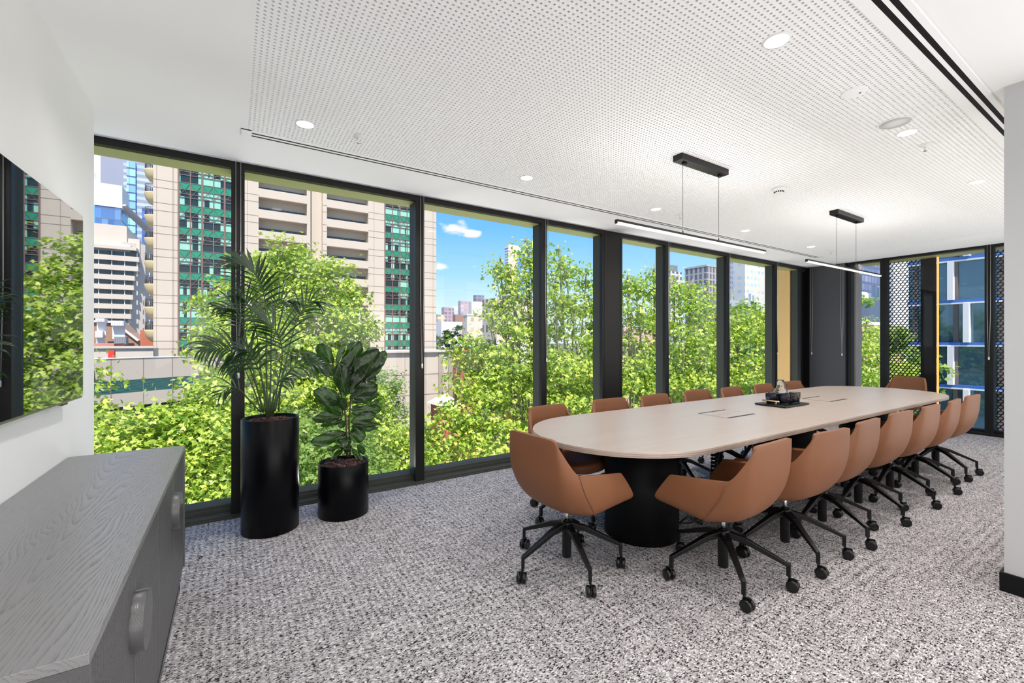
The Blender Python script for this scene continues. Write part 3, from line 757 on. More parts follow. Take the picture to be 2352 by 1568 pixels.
for yy in (.03, Ln-.065): f.box(.02, Wd-.02, yy, yy+.035, .0, .035)
f.build('base_frame', M['steel'], t, bevel=.001)

# ------------------------------------------------------------------ ceiling fittings
def pendant(x0, x1, w0, w1, c0, c1, label, lumen):
    y = 2.08; zb = 2.130
    t = empty('pendant_light', ((w0+w1)/2, y, ZC)); tag(t, label, 'pendant light', 'linear pendants over the table'); X = (w0+w1)/2
    f = MB(); f.box(c0-X, c1-X, -.04, .04, -.045, 0); cn = f.build('canopy', M['blk'], t, bevel=.001)
    for wx in (w0, w1):
        f = MB(); f.box(wx-X-.012+.012, wx-X+.036, -.010, .010, -.055, -.045); f.build('cable_grip', M['matte'], cn)
        f = MB(); f.tube([(wx-X, 0, -.045), (wx-X, 0, zb-ZC+.035)], .0016, 6); f.build('cable', M['blk'], t)
        f = MB(); f.lathe([(.004, zb-ZC+.03), (.004, zb-ZC+.045)], (wx-X, 0, 0), 8); f.build('cable_stud', M['blk'], t)
    f = MB(); f.box(x0-X, x1-X, -.012, .012, zb-ZC+.010, zb-ZC+.026); f.box(x0-X, x0-X+.003, -.012, .012, zb-ZC-.002, zb-ZC+.010); f.box(x1-X-.003, x1-X, -.012, .012, zb-ZC-.002, zb-ZC+.010)
    f.build('bar', M['blk'], t)
    f = MB(); f.box(x0-X+.003, x1-X-.003, -.011, .011, zb-ZC-.002, zb-ZC+.010); f.build('diffuser', M['led'], t)
    return t
pendant(2.135, 3.97, 2.83, 3.28, 2.767, 3.354, 'nearer black linear pendant light over the table, hung from a black ceiling box', 1)
pendant(4.73, 6.56, 5.39, 5.87, 5.32, 5.97, 'farther black linear pendant light over the far half of the table', 1)
dl = [(2.106, 1.05, 'closest to the camera, near the wide black air slots'), (.387, 3.06, 'leftmost, above the fiddle-leaf fig and palm'), (2.09, 3.06, 'second from the left along the window side'),
      (3.72, 3.06, 'third along the window side, left of the nearer pendant\'s canopy'), (5.39, 3.06, 'fourth along the window side, between the two pendants'), (7.10, 3.06, 'fifth and farthest along the window side'),
      (3.76, 1.05, 'beside the round speaker grille'), (5.43, 1.05, 'far right, near the grey wall corner')]
extra = [(7.10, 1.05, 'hidden behind the grey wall corner'), (.39, 1.05, 'overhead beside the wall screen'), (.2, -.9, 'added as fill behind the camera on the left'), (2.0, -.9, 'added as fill behind the camera on the right')]  # the two behind the camera are added as unseen fill lamps
me_l = MB().lathe([(.050, -.003), (.050, -.0005)], n=32).mesh('lens'); me_l.materials.append(M['disc'])
me_r = MB().lathe([(.050, -.0045), (.056, -.004), (.059, 0), (.050, 0)], n=32, cap=False).mesh('trim_ring'); me_r.materials.append(M['plastw'])
DL = []
for i, (x, y, lb) in enumerate(dl+extra):
    t = empty('downlight', (x, y, ZC))
    tag(t, 'round recessed white downlight, '+lb, 'downlight', 'recessed downlights in the ceiling')
    mesh_obj('lens', me_l, None, t); mesh_obj('trim_ring', me_r, None, t)
    lamp('downlight_lamp', 'AREA', (x, y, ZC-.008), DL_W, (1, .97, .93), shape='DISK', size=.10, spread=math.radians(150))
for (x, y, lb) in ((.716, 3.05, 'leftmost, right of the first downlight'), (4.10, 3.05, 'behind the nearer pendant\'s cables'), (7.65, 3.03, 'farthest, behind the farther pendant'), (4.097, 1.047, 'right of the round speaker grille')):
    t = empty('sprinkler_head', (x, y, ZC)); tag(t, 'small white ceiling sprinkler head, '+lb, 'sprinkler', 'ceiling sprinklers')
    f = MB(); f.lathe([(.038, 0), (.036, -.004), (.012, -.007), (.010, -.018), (.006, -.020)], n=24); f.build('rosette', M['plastw'], t)
    f = MB(); f.tube([(-.008, 0, -.018), (-.011, 0, -.030), (-.003, 0, -.042)], .0018, 6); f.tube([(.008, 0, -.018), (.011, 0, -.030), (.003, 0, -.042)], .0018, 6)
    f.lathe([(.004, -.040), (.014, -.043), (.014, -.0445), (.002, -.0445)], n=16); f.build('deflector', M['chrome'], t)
t = empty('smoke_detector', (4.15, 2.05, ZC)); tag(t, 'white round smoke detector on the ceiling between the two pendants', 'smoke detector')
f = MB(); f.lathe([(.056, 0), (.056, -.014), (.050, -.022), (.040, -.030), (.036, -.046), (.002, -.050)], n=36); f.build('housing', M['plastw'], t)
f = MB()
for q in range(16):
    a = 2*PI*q/16; f.obox((.0385*math.cos(a), .0385*math.sin(a), -.037), (math.cos(a), math.sin(a), 0), (-math.sin(a), math.cos(a), 0), (0, 0, 1), .002, .0045, .006)
f.build('vent_slots', M['matte'], t)
t = empty('ceiling_speaker', (3.53, 1.046, ZC)); tag(t, 'round white speaker grille in the perforated ceiling', 'speaker')
f = MB(); f.lathe([(.088, 0), (.088, -.003), (.080, -.005), (.078, -.003)], n=48, cap=False); f.build('rim', M['plastw'], t)
f = MB(); f.lathe([(.079, -.003), (.002, -.0035)], n=48); f.build('grille', mat('speaker_mesh', (.74, .74, .74), .7), t)
t = empty('access_plate', (2.906, 1.038, ZC)); tag(t, 'faint round white cover plate in the ceiling, left of the speaker grille', 'cover plate')
f = MB(); f.lathe([(.062, 0), (.062, -.003), (.058, -.0045), (.002, -.005)], n=40); f.build('plate', M['ceil'], t)
f = MB(); f.lathe([(.005, -.0052), (.004, -.009), (.001, -.01)], (.02, -.02, 0), 10); f.build('sensor_eye', M['steel'], t)

f = MB(); a = atD(461, 1281, 1)-Vector((0, 0, EYE)); a = a*(EYE/-a.z)
f.tube([(a.x+.011*math.cos(q*PI/8), a.y+.011*math.sin(q*PI/8), .004) for q in range(15)], .002, 6)
tag(f.build('rubber_ring', M['plast']), 'tiny black rubber ring lying on the carpet beside the sideboard', 'ring')
# ------------------------------------------------------------------ planters and indoor plants
def planter(x, y, r, hgt, label):
    t = empty('planter', (x, y, 0)); tag(t, label, 'planter')
    f = MB(); f.lathe([(r-.004, 0), (r, .004), (r, hgt-.002), (r-.002, hgt), (r-.010, hgt), (r-.012, hgt-.002), (r-.012, hgt-.09), (.002, hgt-.09)], n=72); f.build('pot', M['pot'], t)
    f = MB(); rows = []
    for k in range(9):
        rr = (r-.012)*k/8; rows.append([(rr*math.cos(2*PI*i/40), rr*math.sin(2*PI*i/40), hgt-.035+.006*rnd.uniform(-1, 1)+.012*(1-(k/8)**2)) for i in range(40)]); rows[-1].append(rows[-1][0])
    f.grid(rows, False); f.build('potting_mulch', M['mulch'], t)
    # loose bark chips on top
    f = MB()
    for q in range(260):
        a = rnd.uniform(0, 2*PI); rr = (r-.03)*math.sqrt(rnd.random()); ax = Vector((rnd.uniform(-1, 1), rnd.uniform(-1, 1), rnd.uniform(-.3, .3))).normalized()
        ay = ax.cross(Vector((0, 0, 1))).normalized(); f.obox((rr*math.cos(a), rr*math.sin(a), hgt-.024+.006*rnd.random()), ax, ay, ax.cross(ay), rnd.uniform(.006, .014), rnd.uniform(.003, .007), .0018)
    tag(f.build('bark_chips', M['mulch'], t), kind='stuff')
planter(.231, 3.625, .186, .803, 'tall black cylinder planter holding the palm')
planter(.738, 3.64, .187, .408, 'short black cylinder planter holding the fiddle-leaf fig')
M['palm'] = m_leafy('palm_leaf', (.004, .012, .006), (.011, .034, .009), .30, .14, (.08, .26, .02), .6)
M['stem'] = m_noisy('palm_stem', (.03, .06, .02), (.06, .09, .03), 40, .5)
M['fig'] = m_leafy('fig_leaf', (.005, .015, .003), (.015, .042, .007), .28, .16, (.10, .32, .02), .6)
M['vein'] = mat('leaf_vein', (.13, .19, .06), .5); M['twig'] = m_noisy('brown_twig', (.05, .03, .02), (.10, .06, .04), 60, .7)
def attr(me, vals):
    a = me.attributes.new('tint', 'FLOAT', 'FACE'); a.data.foreach_set('value', np.asarray(vals, dtype=np.float32))
def bez(pts, n):
    """smooth curve through points"""
    P = [Vector(p) for p in pts]; P = [P[0]*2-P[1]]+P+[P[-1]*2-P[-2]]; out = []
    m = len(P)-3
    for i in range(n+1):
        s = i/n*m; k = min(int(s), m-1); t_ = s-k; a, b_, c_, d = P[k:k+4]
        out.append(.5*((2*b_)+(c_-a)*t_+(2*a-5*b_+4*c_-d)*t_*t_+(3*b_-a-3*c_+d)*t_**3))
    return out
def blade(f, tints, p, d, nrm, L_, w, droop, tint, segs=7, fold=.25):
    """one leaflet: folded strip drooping under its weight"""
    side = d.cross(nrm).normalized(); b = len(f.v); q = Vector(p); dd = d.normalized()
    for k in range(segs+1):
        s = k/segs; ww = w*math.sin(PI*min(1, .12+s*.88))**.7*(1-.25*s) if k < segs else .0006
        up = side.cross(dd).normalized()
        f.v += [tuple(q-side*ww/2+up*ww*fold*.5), tuple(q), tuple(q+side*ww/2+up*ww*fold*.5)]
        q = q+dd*(L_/segs); dd = (dd+Vector((0, 0, -droop*(.4+s)))).normalized()
    for k in range(segs):
        for j in (0, 1):
            f.f.append((b+3*k+j, b+3*k+j+1, b+3*k+j+4, b+3*k+j+3)); f.sm.append(True); tints.append(tint)
palm = empty('kentia_palm', (.231, 3.625, .78)); tag(palm, 'dark green palm with arching feathery fronds in the tall black planter', 'potted plant')
PO = palm.location
def frond(path, start, n, L0, L1, w=.030, droop=.10, tint=.3, up=(-.1, -.8, .6), r=.006, sides=(-1, 1), spread=.85, side_l=(1, 1), side_w=(1, 1)):
    pts = bez([atY(u, v, Y)-PO for u, v, Y in path], 44)
    f = MB(); f.tube(pts, r, 7, r*.35); st = f.build('stalk', M['stem'], palm)
    f = MB(); tints = []; upv = Vector(up).normalized()
    n = int(n*.95); w *= .52; L0 *= 1.0; L1 *= .95; droop *= 1.5; start *= .88
    for k in range(n):
        s = start+(1-start)*(k+.5)/n; i = s*44; a = int(i); p = pts[a].lerp(pts[min(a+1, 44)], i-a)
        tg = (pts[min(a+1, 44)]-pts[max(a-1, 0)]).normalized()
        for sd in sides:
            side = tg.cross(upv).normalized()*sd
            prog = (k+.5)/n; L_ = (L0+(L1-L0)*prog)*math.sin(PI*(.22+.70*prog))**.5*rnd.uniform(.88, 1.08)
            d = (side*spread*(1.1-.6*prog)+tg*(.45+.55*prog)+upv*.22+Vector((rnd.uniform(-.08, .08),)*3)).normalized()
            blade(f, tints, p, d, upv, L_*side_l[(sd+1)//2], w*side_w[(sd+1)//2]*rnd.uniform(.8, 1.1), droop*rnd.uniform(.7, 1.4), min(1, max(0, tint+rnd.uniform(-.2, .25))))
    me = f.mesh('leaflets'); attr(me, tints); o = mesh_obj('leaflets', me, M['palm'], st)
frond([(613, 946, 3.63), (612, 850, 3.62), (611, 753, 3.61), (607, 680, 3.58), (590, 635, 3.54), (560, 610, 3.48), (525, 600, 3.42)], .48, 20, .30, .24, .036, .06, .1, side_l=(1.15, .62), side_w=(.6, 1.25))
frond([(606, 946, 3.66), (588, 880, 3.70), (570, 800, 3.74), (556, 740, 3.76), (540, 712, 3.74), (500, 706, 3.66)], .60, 14, .24, .18, .028, .16, .3)
frond([(604, 946, 3.62), (590, 890, 3.60), (570, 840, 3.55), (545, 812, 3.50), (505, 800, 3.42), (462, 803, 3.34)], .45, 17, .27, .22, .032, .20, .35)
frond([(632, 944, 3.64), (645, 880, 3.66), (662, 805, 3.70), (677, 750, 3.74), (688, 720, 3.76), (712, 694, 3.74), (735, 700, 3.70)], .56, 15, .26, .20, .026, .14, .25)
frond([(628, 945, 3.58), (637, 890, 3.52), (648, 820, 3.47), (642, 775, 3.44), (622, 748, 3.42), (592, 728, 3.40)], .52, 15, .27, .20, .028, .05, .3)
frond([(640, 944, 3.62), (645, 890, 3.58), (662, 855, 3.54), (694, 836, 3.50), (728, 836, 3.46), (752, 850, 3.44)], .40, 12, .20, .15, .026, .25, .3)
frond([(598, 946, 3.60), (572, 918, 3.57), (553, 897, 3.54), (530, 889, 3.50), (505, 905, 3.46)], .55, 7, .17, .14, .022, .16, .5)
frond([(616, 946, 3.55), (606, 890, 3.50), (590, 840, 3.46), (572, 808, 3.42), (548, 800, 3.38)], .48, 10, .25, .18, .040, .30, .2)
frond([(620, 946, 3.68), (622, 850, 3.76), (624, 760, 3.82), (632, 710, 3.84), (652, 690, 3.84), (680, 700, 3.82)], .60, 13, .26, .2, .026, .12, .3)
frond([(600, 946, 3.66), (585, 900, 3.70), (568, 860, 3.74), (556, 838, 3.76), (540, 842, 3.76)], .72, 6, .17, .15, .038, .22, 1.0)
frond([(623, 946, 3.56), (628, 915, 3.52), (640, 880, 3.48), (652, 868, 3.46), (668, 870, 3.44)], .45, 7, .17, .12, .034, .3, .2)
frond([(612, 946, 3.70), (600, 860, 3.80), (588, 760, 3.88), (570, 700, 3.90), (552, 680, 3.88)], .62, 12, .24, .18, .026, .14, .3)
f = MB()
for (u, v, r_) in ((613, 900, .010), (620, 905, .012), (630, 895, .009), (606, 910, .010), (636, 905, .010)):
    p0 = atY(u*.4+619*.6, 955, 3.62)-PO; p1 = atY(u, v, 3.62)-PO; f.tube([p0, p0.lerp(p1, .5), p1], r_, 10, r_*.6)
f.build('base_canes', M['stem'], palm)

fig = empty('fiddle_leaf_fig', (.738, 3.64, .385)); tag(fig, 'fiddle-leaf fig with big glossy dark leaves in the short black planter', 'potted plant'); FO = fig.location
def zf(x, y, Y): return atY(680+x/4.75, 760+y/4.75, Y)-FO
for st in ([(560, 1370), (552, 1200), (545, 1000), (520, 800), (460, 600), (405, 400), (415, 320)], [(590, 1370), (584, 1200), (578, 1000), (590, 820), (600, 700), (640, 560)]):
    f = MB(); f.tube(bez([zf(x, y, 3.64) for x, y in st], 24), .0085, 8, .004); f.build('trunk', M['twig'], fig)
def fig_leaf(bx, by, tx, ty, w, dep, tint, tilt=0, curl=.10):
    """fiddle-shaped blade between base and tip, veins raised"""
    Yb = 3.64; A = zf(bx, by, Yb-.02*(dep < 0)); B = zf(tx, ty, Yb+dep); L_ = (B-A).length; d = (B-A)/L_
    view = Vector((.25, 3.64, .2)).normalized(); side = d.cross(view).normalized(); nrm = side.cross(d).normalized()
    side = (side*math.cos(tilt)+nrm*math.sin(tilt)).normalized(); nrm = side.cross(d).normalized()
    W = w/4.75*.00385; n = 12; m = 8; f = MB(); rows = []; lay = lambda s: W/2*(.10+.95*(math.sin(PI*min(1, s**.85))**.62)*(.62+.50*s)) if 0 < s < 1 else .002
    ph = rnd.uniform(0, 6)
    for k in range(n+1):
        s = k/n; hw = lay(s)
        c = A+d*L_*s - nrm*(curl*L_*(math.sin(PI*s)*.6)) 
        rows.append([c+side*(hw*q/m*2-hw)+nrm*(.020*math.sin(q*1.6+ph+k*.9)*abs(q/m*2-1)*(W/.12)+.22*hw*abs(q/m*2-1)**1.5) for q in range(m+1)])
    f.grid(rows); me = f.mesh('leaf'); attr(me, [tint]*len(me.polygons)); o = mesh_obj('leaf', me, M['fig'], fig)
    v = MB(); mid = [r[m//2]-nrm*.0015 for r in rows]; v.tube(mid, .0022, 5, .0008)
    for k in range(2, n-1, 2):
        for q in (-1, 1):
            e = rows[min(n, k+2)][m//2+q*(m//2-1)]-nrm*.002; v.tube([mid[k], mid[k].lerp(e, .5)-nrm*.002, e], .0010, 4, .0004)
    v.build('leaf_veins', M['vein'], o)
FL = [(560, 520, 690, 110, 250, .05, .1), (690, 560, 890, 190, 310, -.06, .35), (800, 520, 975, 210, 130, .04, 1.0), (600, 690, 690, 400, 210, -.02, .2), (540, 700, 470, 350, 170, -.05, .0),
      (600, 735, 890, 580, 190, -.08, .3), (610, 770, 905, 690, 130, .05, .7), (395, 350, 240, 140, 150, .04, .7), (400, 480, 75, 235, 160, -.05, .45), (440, 350, 530, 140, 70, .06, .6),
      (510, 785, 185, 650, 170, -.06, .4), (515, 890, 300, 780, 150, .02, .3), (510, 930, 175, 955, 125, -.04, .4), (520, 975, 265, 1035, 60, .08, .2), (540, 1110, 165, 1225, 145, -.07, .35),
      (610, 890, 925, 850, 130, .03, .2), (600, 1000, 870, 900, 130, -.03, .1), (605, 1030, 895, 1015, 100, -.06, .35), (660, 1070, 895, 1060, 60, .08, .8), (575, 1130, 765, 1150, 150, -.07, .2),
      (570, 1170, 520, 1290, 150, -.10, .15), (510, 1290, 385, 1400, 70, -.08, .7), (610, 1280, 725, 1415, 60, -.08, .7), (675, 1235, 745, 1345, 70, .02, .3), (480, 1060, 500, 960, 110, .05, .2),
      (480, 1250, 345, 1305, 60, -.04, .5), (530, 1150, 420, 1180, 120, .06, .6), (620, 620, 560, 450, 170, .04, .0), (600, 870, 690, 830, 80, .08, .8), (560, 620, 600, 300, 200, .09, .2),
      (640, 640, 860, 480, 190, .03, .15), (590, 1120, 700, 1060, 110, .03, .1), (540, 860, 470, 720, 90, -.09, .1), (820, 800, 900, 770, 70, .06, .9), (540, 1330, 590, 1240, 70, -.06, .4)]
for (a, b_, c_, d, w, dep, ti) in FL: fig_leaf(a, b_, c_, d, w, dep, ti, rnd.uniform(-.35, .35))
# ------------------------------------------------------------------ the street and the city
GZ0 = -12.0
f = MB(); f.box(-1500, 2500, 4.5, 2600, GZ0-.5, GZ0)
struct(f.build('ground', m_noisy('street_asphalt', (.10, .10, .105), (.16, .155, .15), .4, .9)))
f = MB(); f.box(-60, 90, 4.6, 9.0, GZ0, GZ0+.15); struct(f.build('pavement', m_noisy('bluestone_paving', (.42, .41, .40), (.50, .49, .47), 1.5, .8)))
cream = m_noisy('cream_precast', (.55, .475, .40), (.62, .54, .465), .35, .75, 4, .2, (1, 1, .25))
cream2 = m_noisy('cream_painted_concrete', (.58, .51, .45), (.63, .565, .51), .2, .75)
joint = mat('panel_joint', (.26, .22, .19), .8); emerald = m_noisy('emerald_spandrel', (.02, .23, .13), (.03, .30, .18), 1.2, .25, 3, .6)
brown = mat('brown_window_frame', (.20, .13, .11), .5); dglass = mat('dark_glazing', (.035, .045, .055), .08, spec=.7)
white_c = m_noisy('white_render', (.78, .76, .75), (.84, .82, .80), .5, .7); rail_m = mat('balcony_rail', (.12, .10, .09), .5)
def m_curtained():
    """hotel glazing with mint curtains drawn to different widths behind it"""
    m, nt, b = nm('curtained_glazing')
    tc = node(nt, 'ShaderNodeTexCoord').outputs['Object']; s = node(nt, 'ShaderNodeSeparateXYZ'); nt.links.new(tc, s.inputs[0])
    px = mathn(nt, 'DIVIDE', mathn(nt, 'ADD', s.outputs[0], 100.17), 1.17); pz = mathn(nt, 'DIVIDE', mathn(nt, 'ADD', s.outputs[2], 100.2), 2.8)
    cb = node(nt, 'ShaderNodeCombineXYZ'); nt.links.new(mathn(nt, 'FLOOR', px), cb.inputs[0]); nt.links.new(mathn(nt, 'FLOOR', pz), cb.inputs[1])
    wn = node(nt, 'ShaderNodeTexWhiteNoise'); wn.noise_dimensions = '2D'; nt.links.new(cb.outputs[0], wn.inputs['Vector'])
    wid = mathn(nt, 'MULTIPLY_ADD', wn.outputs['Value'], 1.9, -.45)
    mask = mathn(nt, 'LESS_THAN', mathn(nt, 'FRACT', px), wid)
    fold = mathn(nt, 'MULTIPLY_ADD', mathn(nt, 'SINE', mathn(nt, 'MULTIPLY', s.outputs[0], 44)), .18, .80)
    cur = mixc(nt, fold, (.12, .34, .27), (.36, .70, .56))
    nt.links.new(mixc(nt, mask, (.022, .035, .04), cur), b.inputs['Base Color']); b.inputs['Roughness'].default_value = .12; b.inputs['Specular IOR Level'].default_value = .6
    return m
curt = m_curtained()

# hotel tower
HY = 68.0
hot = empty('hotel_tower', (9.9, HY, GZ0)); tag(hot, 'tall cream hotel tower with emerald glass bays and recessed balconies', 'building')
def hb(name, m, boxes, parent=hot, bevel=0):
    f = MB(); 
    for (x0, x1, y0, y1, z0, z1) in boxes: f.box(x0-9.9, x1-9.9, y0, y1, z0-GZ0, z1-GZ0)
    return f.build(name, m, parent)
ZT = 46
GL, GR = (-5.683, .30), (19.87, 24.6)
B1, B2 = (2.91, 8.84), (11.48, 17.35)
for (x0, x1) in ((-8.12, GL[0]), (GL[1], B1[0]), (B1[1], 9.29), (10.9, B2[0]), (B2[1], GR[0]), (GR[1], 28.37)):
    hb('wall_pier', cream, [(x0, x1, 0, 3, GZ0, ZT)])
hb('wall_pier', cream, [(9.29, 10.9, .9, 3, GZ0, ZT)])
hb('tower_core', cream, [(-8.1, 28.3, 2.6, 16, GZ0, ZT)])
jb = []
for k in range(-4, 15):
    for dz in (.0, -.95):
        z = 21.0-2.8*k+dz
        if GZ0 < z < ZT:
            for (x0, x1) in ((-8.12, GL[0]), (GL[1], B1[0]), (10.9, B2[0]), (B2[1], GR[0]), (GR[1], 28.37)): jb.append((x0, x1, -.015, .01, z-.03, z+.03))
for x in (-7.8, -6.25, -6.15, 1.6, 18.2, 25.3, 27.8): jb.append((x-.02, x+.02, -.015, .01, GZ0, ZT))
hb('panel_joints', joint, jb)
for (x0, x1) in (B1, B2):
    hb('recess_wall', cream, [(x0, x1, 1.5, 2.7, GZ0, ZT)])
    for k in range(-7, 12):
        zt = 21.93-2.8*k
        if zt > ZT-1 or zt < -10: continue
        p = hb('balcony_front', cream, [(x0, x1, -.02, .18, zt-1.12, zt), (x0, x1, .18, 1.5, zt-1.12, zt-.9)])
        hb('shadow_line', joint, [(x0, x1, -.05, .0, zt-1.20, zt-1.12)], p)  # thin shadow under the parapet, put in as a dark strip
        wf = hb('window_strip', dglass, [(x0+.05, x1-.15, 1.40, 1.5, zt-.35, zt+.62)])
        hb('window_mullions', brown, [(x0+.05+j*(x1-x0-.2)/7-.03, x0+.05+j*(x1-x0-.2)/7+.03, 1.35, 1.42, zt-.35, zt+.62) for j in range(8)], wf)
for (x0, x1) in (GL, GR):
    n = int(round((x1-x0)/1.17)); st = (x1-x0)/n
    hb('curtained_glazing', curt, [(x0, x1, .05, .5, GZ0, ZT)])
    for k in range(-7, 9):
        zs = 20.28-2.8*k
        if zs < -4: continue
        sp = hb('spandrel', emerald, [(x0, x1, .0, .06, zs, zs+.86)])
        f = MB()
        for j in range(n+1):
            x = x0+j*st; w_ = .05 if j % 2 else .09
            f.box(x-w_-9.9, x+w_-9.9, -.05, .06, zs-1.94-GZ0, zs+.86-GZ0)
        for z in (zs, zs+.86, zs-1.0, zs-.55): f.box(x0-9.9, x1-9.9, -.04, .06, z-.035-GZ0, z+.035-GZ0)
        for j in range(n):
            a, b_ = x0+j*st-9.9, x0+(j+1)*st-9.9
            za, zb_ = zs-.95-GZ0, zs+.84-GZ0; zm = (za+zb_)/2
            f.bar((a, -.03, za), (b_, -.03, zb_), .045, .03); f.bar((a, -.03, zb_), (b_, -.03, za), .045, .03)
        f.build('window_frame', brown, sp)
for k in range(-7, 8):                 # rounded balconies on the left edge
    z = 19.45-2.8*k
    if z < 0: continue
    f = MB(); f.lathe([(.05, -1.45), (.55, -1.2), (.9, -.65), (1.05, 0), (1.05, .12)], (-8.12-9.9, 1.4, z-GZ0), 24)
    bb = f.build('round_balcony', mat('sand_render', (.62, .50, .30), .7) if 'sand_render' not in bpy.data.materials else bpy.data.materials['sand_render'], hot)
    f = MB()
    for q in range(18):
        a = PI*.5+PI*q/17; f.tube([(-18.02+.95*math.cos(a), 1.4+.95*math.sin(a), z+.12-GZ0), (-18.02+.95*math.cos(a), 1.4+.95*math.sin(a), z+1.1-GZ0)], .02, 4)
    f.tube([(-18.02+.95*math.cos(PI*.5+PI*q/12), 1.4+.95*math.sin(PI*.5+PI*q/12), z+1.1-GZ0) for q in range(13)], .03, 5)
    f.build('railing', rail_m, bb)

# podium walls
def wallrun(P0, dirv, s0, s1, z0, z1, th, name, m, parent, off=0):
    d = Vector((dirv[0], dirv[1], 0)).normalized(); n = Vector((d.y, -d.x, 0))
    f = MB(); c_ = Vector((P0[0], P0[1], 0))+d*(s0+s1)/2+n*off; f.obox((c_.x-parent.location.x, c_.y-parent.location.y, (z0+z1)/2-parent.location.z), d, n, (0, 0, 1), (s1-s0)/2, th/2, (z1-z0)/2)
    return f.build(name, m, parent)
P0 = (-6.5, 48.0); DV = (.829, .559)
pod = empty('podium_wall', (P0[0], P0[1], GZ0)); tag(pod, 'long low cream podium wall with a teal louvre band, left of the tall palm', 'building')
wallrun(P0, DV, -14, 15, -1.80, -.05, .5, 'precast_panel', cream, pod)
wallrun(P0, DV, -14, 15, -3.95, -2.85, .5, 'precast_panel', cream, pod)
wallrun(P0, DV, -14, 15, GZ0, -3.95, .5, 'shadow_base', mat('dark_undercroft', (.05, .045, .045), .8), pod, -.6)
tl = m_noisy('teal_louvre_back', (.03, .10, .10), (.04, .13, .12), 2, .5)
lv = wallrun(P0, DV, -14, 15, -2.85, -1.80, .3, 'louvre_band', tl, pod)
for k in range(11): wallrun(P0, DV, -14, 15, -2.82+k*.095, -2.78+k*.095, .06, 'louvre_blade', mat('teal_blade', (.08, .26, .25), .5) if 'teal_blade' not in bpy.data.materials else bpy.data.materials['teal_blade'], pod, .2)
for s in np.arange(-13.2, 15, 2.2): wallrun(P0, DV, s-.02, s+.02, -3.95, -.05, .03, 'panel_joint', joint, pod, .255)
wallrun(P0, DV, -14, 15, -.02, .04, .6, 'coping', white_c, pod)
podr = empty('podium_block', (28, 58, GZ0)); tag(podr, 'cream podium block with grey stained pilasters at the foot of the hotel tower', 'building')
x0, x1 = atY(845, 800, 58).x-28, atY(1040, 800, 58).x-28
f = MB(); f.box(x0, x1, 0, 8, 0, -.15-GZ0); f.build('precast_wall', cream, podr)
f = MB(); f.box(x0, x1+.3, -.4, 8, -.15-GZ0, .1-GZ0); f.build('coping', cream2, podr)
gs = m_noisy('grey_stained_concrete', (.30, .26, .22), (.44, .38, .32), .8, .8)
for u in (1012, 1034):
    xx = atY(u, 800, 58).x-28; f = MB(); f.box(xx-.35, xx+.35, -.2, .2, 0, -.15-GZ0); f.build('pilaster', gs, podr)
f = MB()
for u in (930, 978, 1008): xx = atY(u, 800, 58).x-28; f.box(xx-.03, xx+.03, -.03, 0, 0, -.15-GZ0)
for z in (-3.2, -6): f.box(x0, x1, -.03, 0, z-GZ0, z+.06-GZ0)
f.build('panel_joints', joint, podr)

# generic blocks -----------------------------------------------------
def block(label, u0, u1, vt, d, m, depth=20, name='office_building', zb=None, uc=None, cap=None, extra=None):
    """building whose corner or front stands at viewing depth d"""
    if uc is None and u0 > 560: uc = u0+.22*(u1-u0)      # their left flank shows too
    if uc is None:
        um = (u0+u1)/2; Y = atD(um, 784, d).y; xa, xb = atY(u0, 784, Y).x, atY(u1, 784, Y).x; ya, yb = Y, Y+depth; zt = atD(um, vt, d).z
    else:
        P = atD(uc, vt, d); xa, ya, zt = P.x, P.y, P.z; yb = atX(u0, 784, xa).y; xb = atY(u1, 784, ya).x
    zb = GZ0 if zb is None else zb
    t = empty(name, ((xa+xb)/2, (ya+yb)/2, zb)); tag(t, label, 'building')
    hx, hy = (xb-xa)/2, (yb-ya)/2
    f = MB(); f.box(-hx, hx, -hy, hy, 0, zt-zb); f.build('facade', m, t)
    if cap:
        f = MB(); f.box(-hx-.2, hx+.2, -hy-.2, hy+.2, zt-zb, zt-zb+cap[0]); f.build('roof_parapet', cap[1], t)
    return t, (xa, xb, ya, yb, zb, zt)
# far left: banded white office, glass box on it, tall blue-grey tower behind
Yb = 175.0
t = empty('banded_office', (atY(270, 784, Yb).x, Yb, GZ0)); tag(t, 'cream office building with dark window bands, beside the screen wall', 'building'); ox = t.location.x
xl, xr, xc = atY(150, 784, Yb).x-ox, atY(300, 784, Yb).x-ox, atY(312, 784, Yb).x-ox
f = MB(); f.box(xl, xr, 0, 25, 0, atY(270, 560, Yb).z-GZ0); f.build('body', cream2, t)
zz = lambda v: atY(260, v, Yb).z-GZ0
f = MB(); f.box(xl, atY(289, 784, Yb).x-ox, 1.5, 24, zz(566), zz(514)); f.box(atY(289, 784, Yb).x-ox, atY(318, 784, Yb).x-ox, 2, 24, zz(590), zz(541)); f.build('roof_box', cream2, t)
f = MB(); f.box(xl, xr+1.6, -1.8, 4, zz(573), zz(566)); f.build('cornice', cream2, t)
g = MB(); n_ = 0
x_end = [(318, 0), (316, 1), (308, 2), (306, 3), (304, 4), (302, 5), (300, 6), (296, 7)]
for (ue, k) in x_end:
    vt = 576.5+22.2*k; xe = atY(ue-3, 784, Yb).x-ox
    f = MB(); f.box(xl, xe, -.5, 3, zz(vt+10.5), zz(vt)); f.build('window_band', dglass, t)
    f = MB(); f.box(xl, xe+.6, -1.2, 3, zz(vt+21.8), zz(vt+10.5)); f.build('slab_band', cream2, t)
    for q in range(9): g.box(xl+q*2.9+1.3, xl+q*2.9+1.5, -.6, -.45, zz(vt+10.5), zz(vt))
g.build('window_posts', white_c, t)
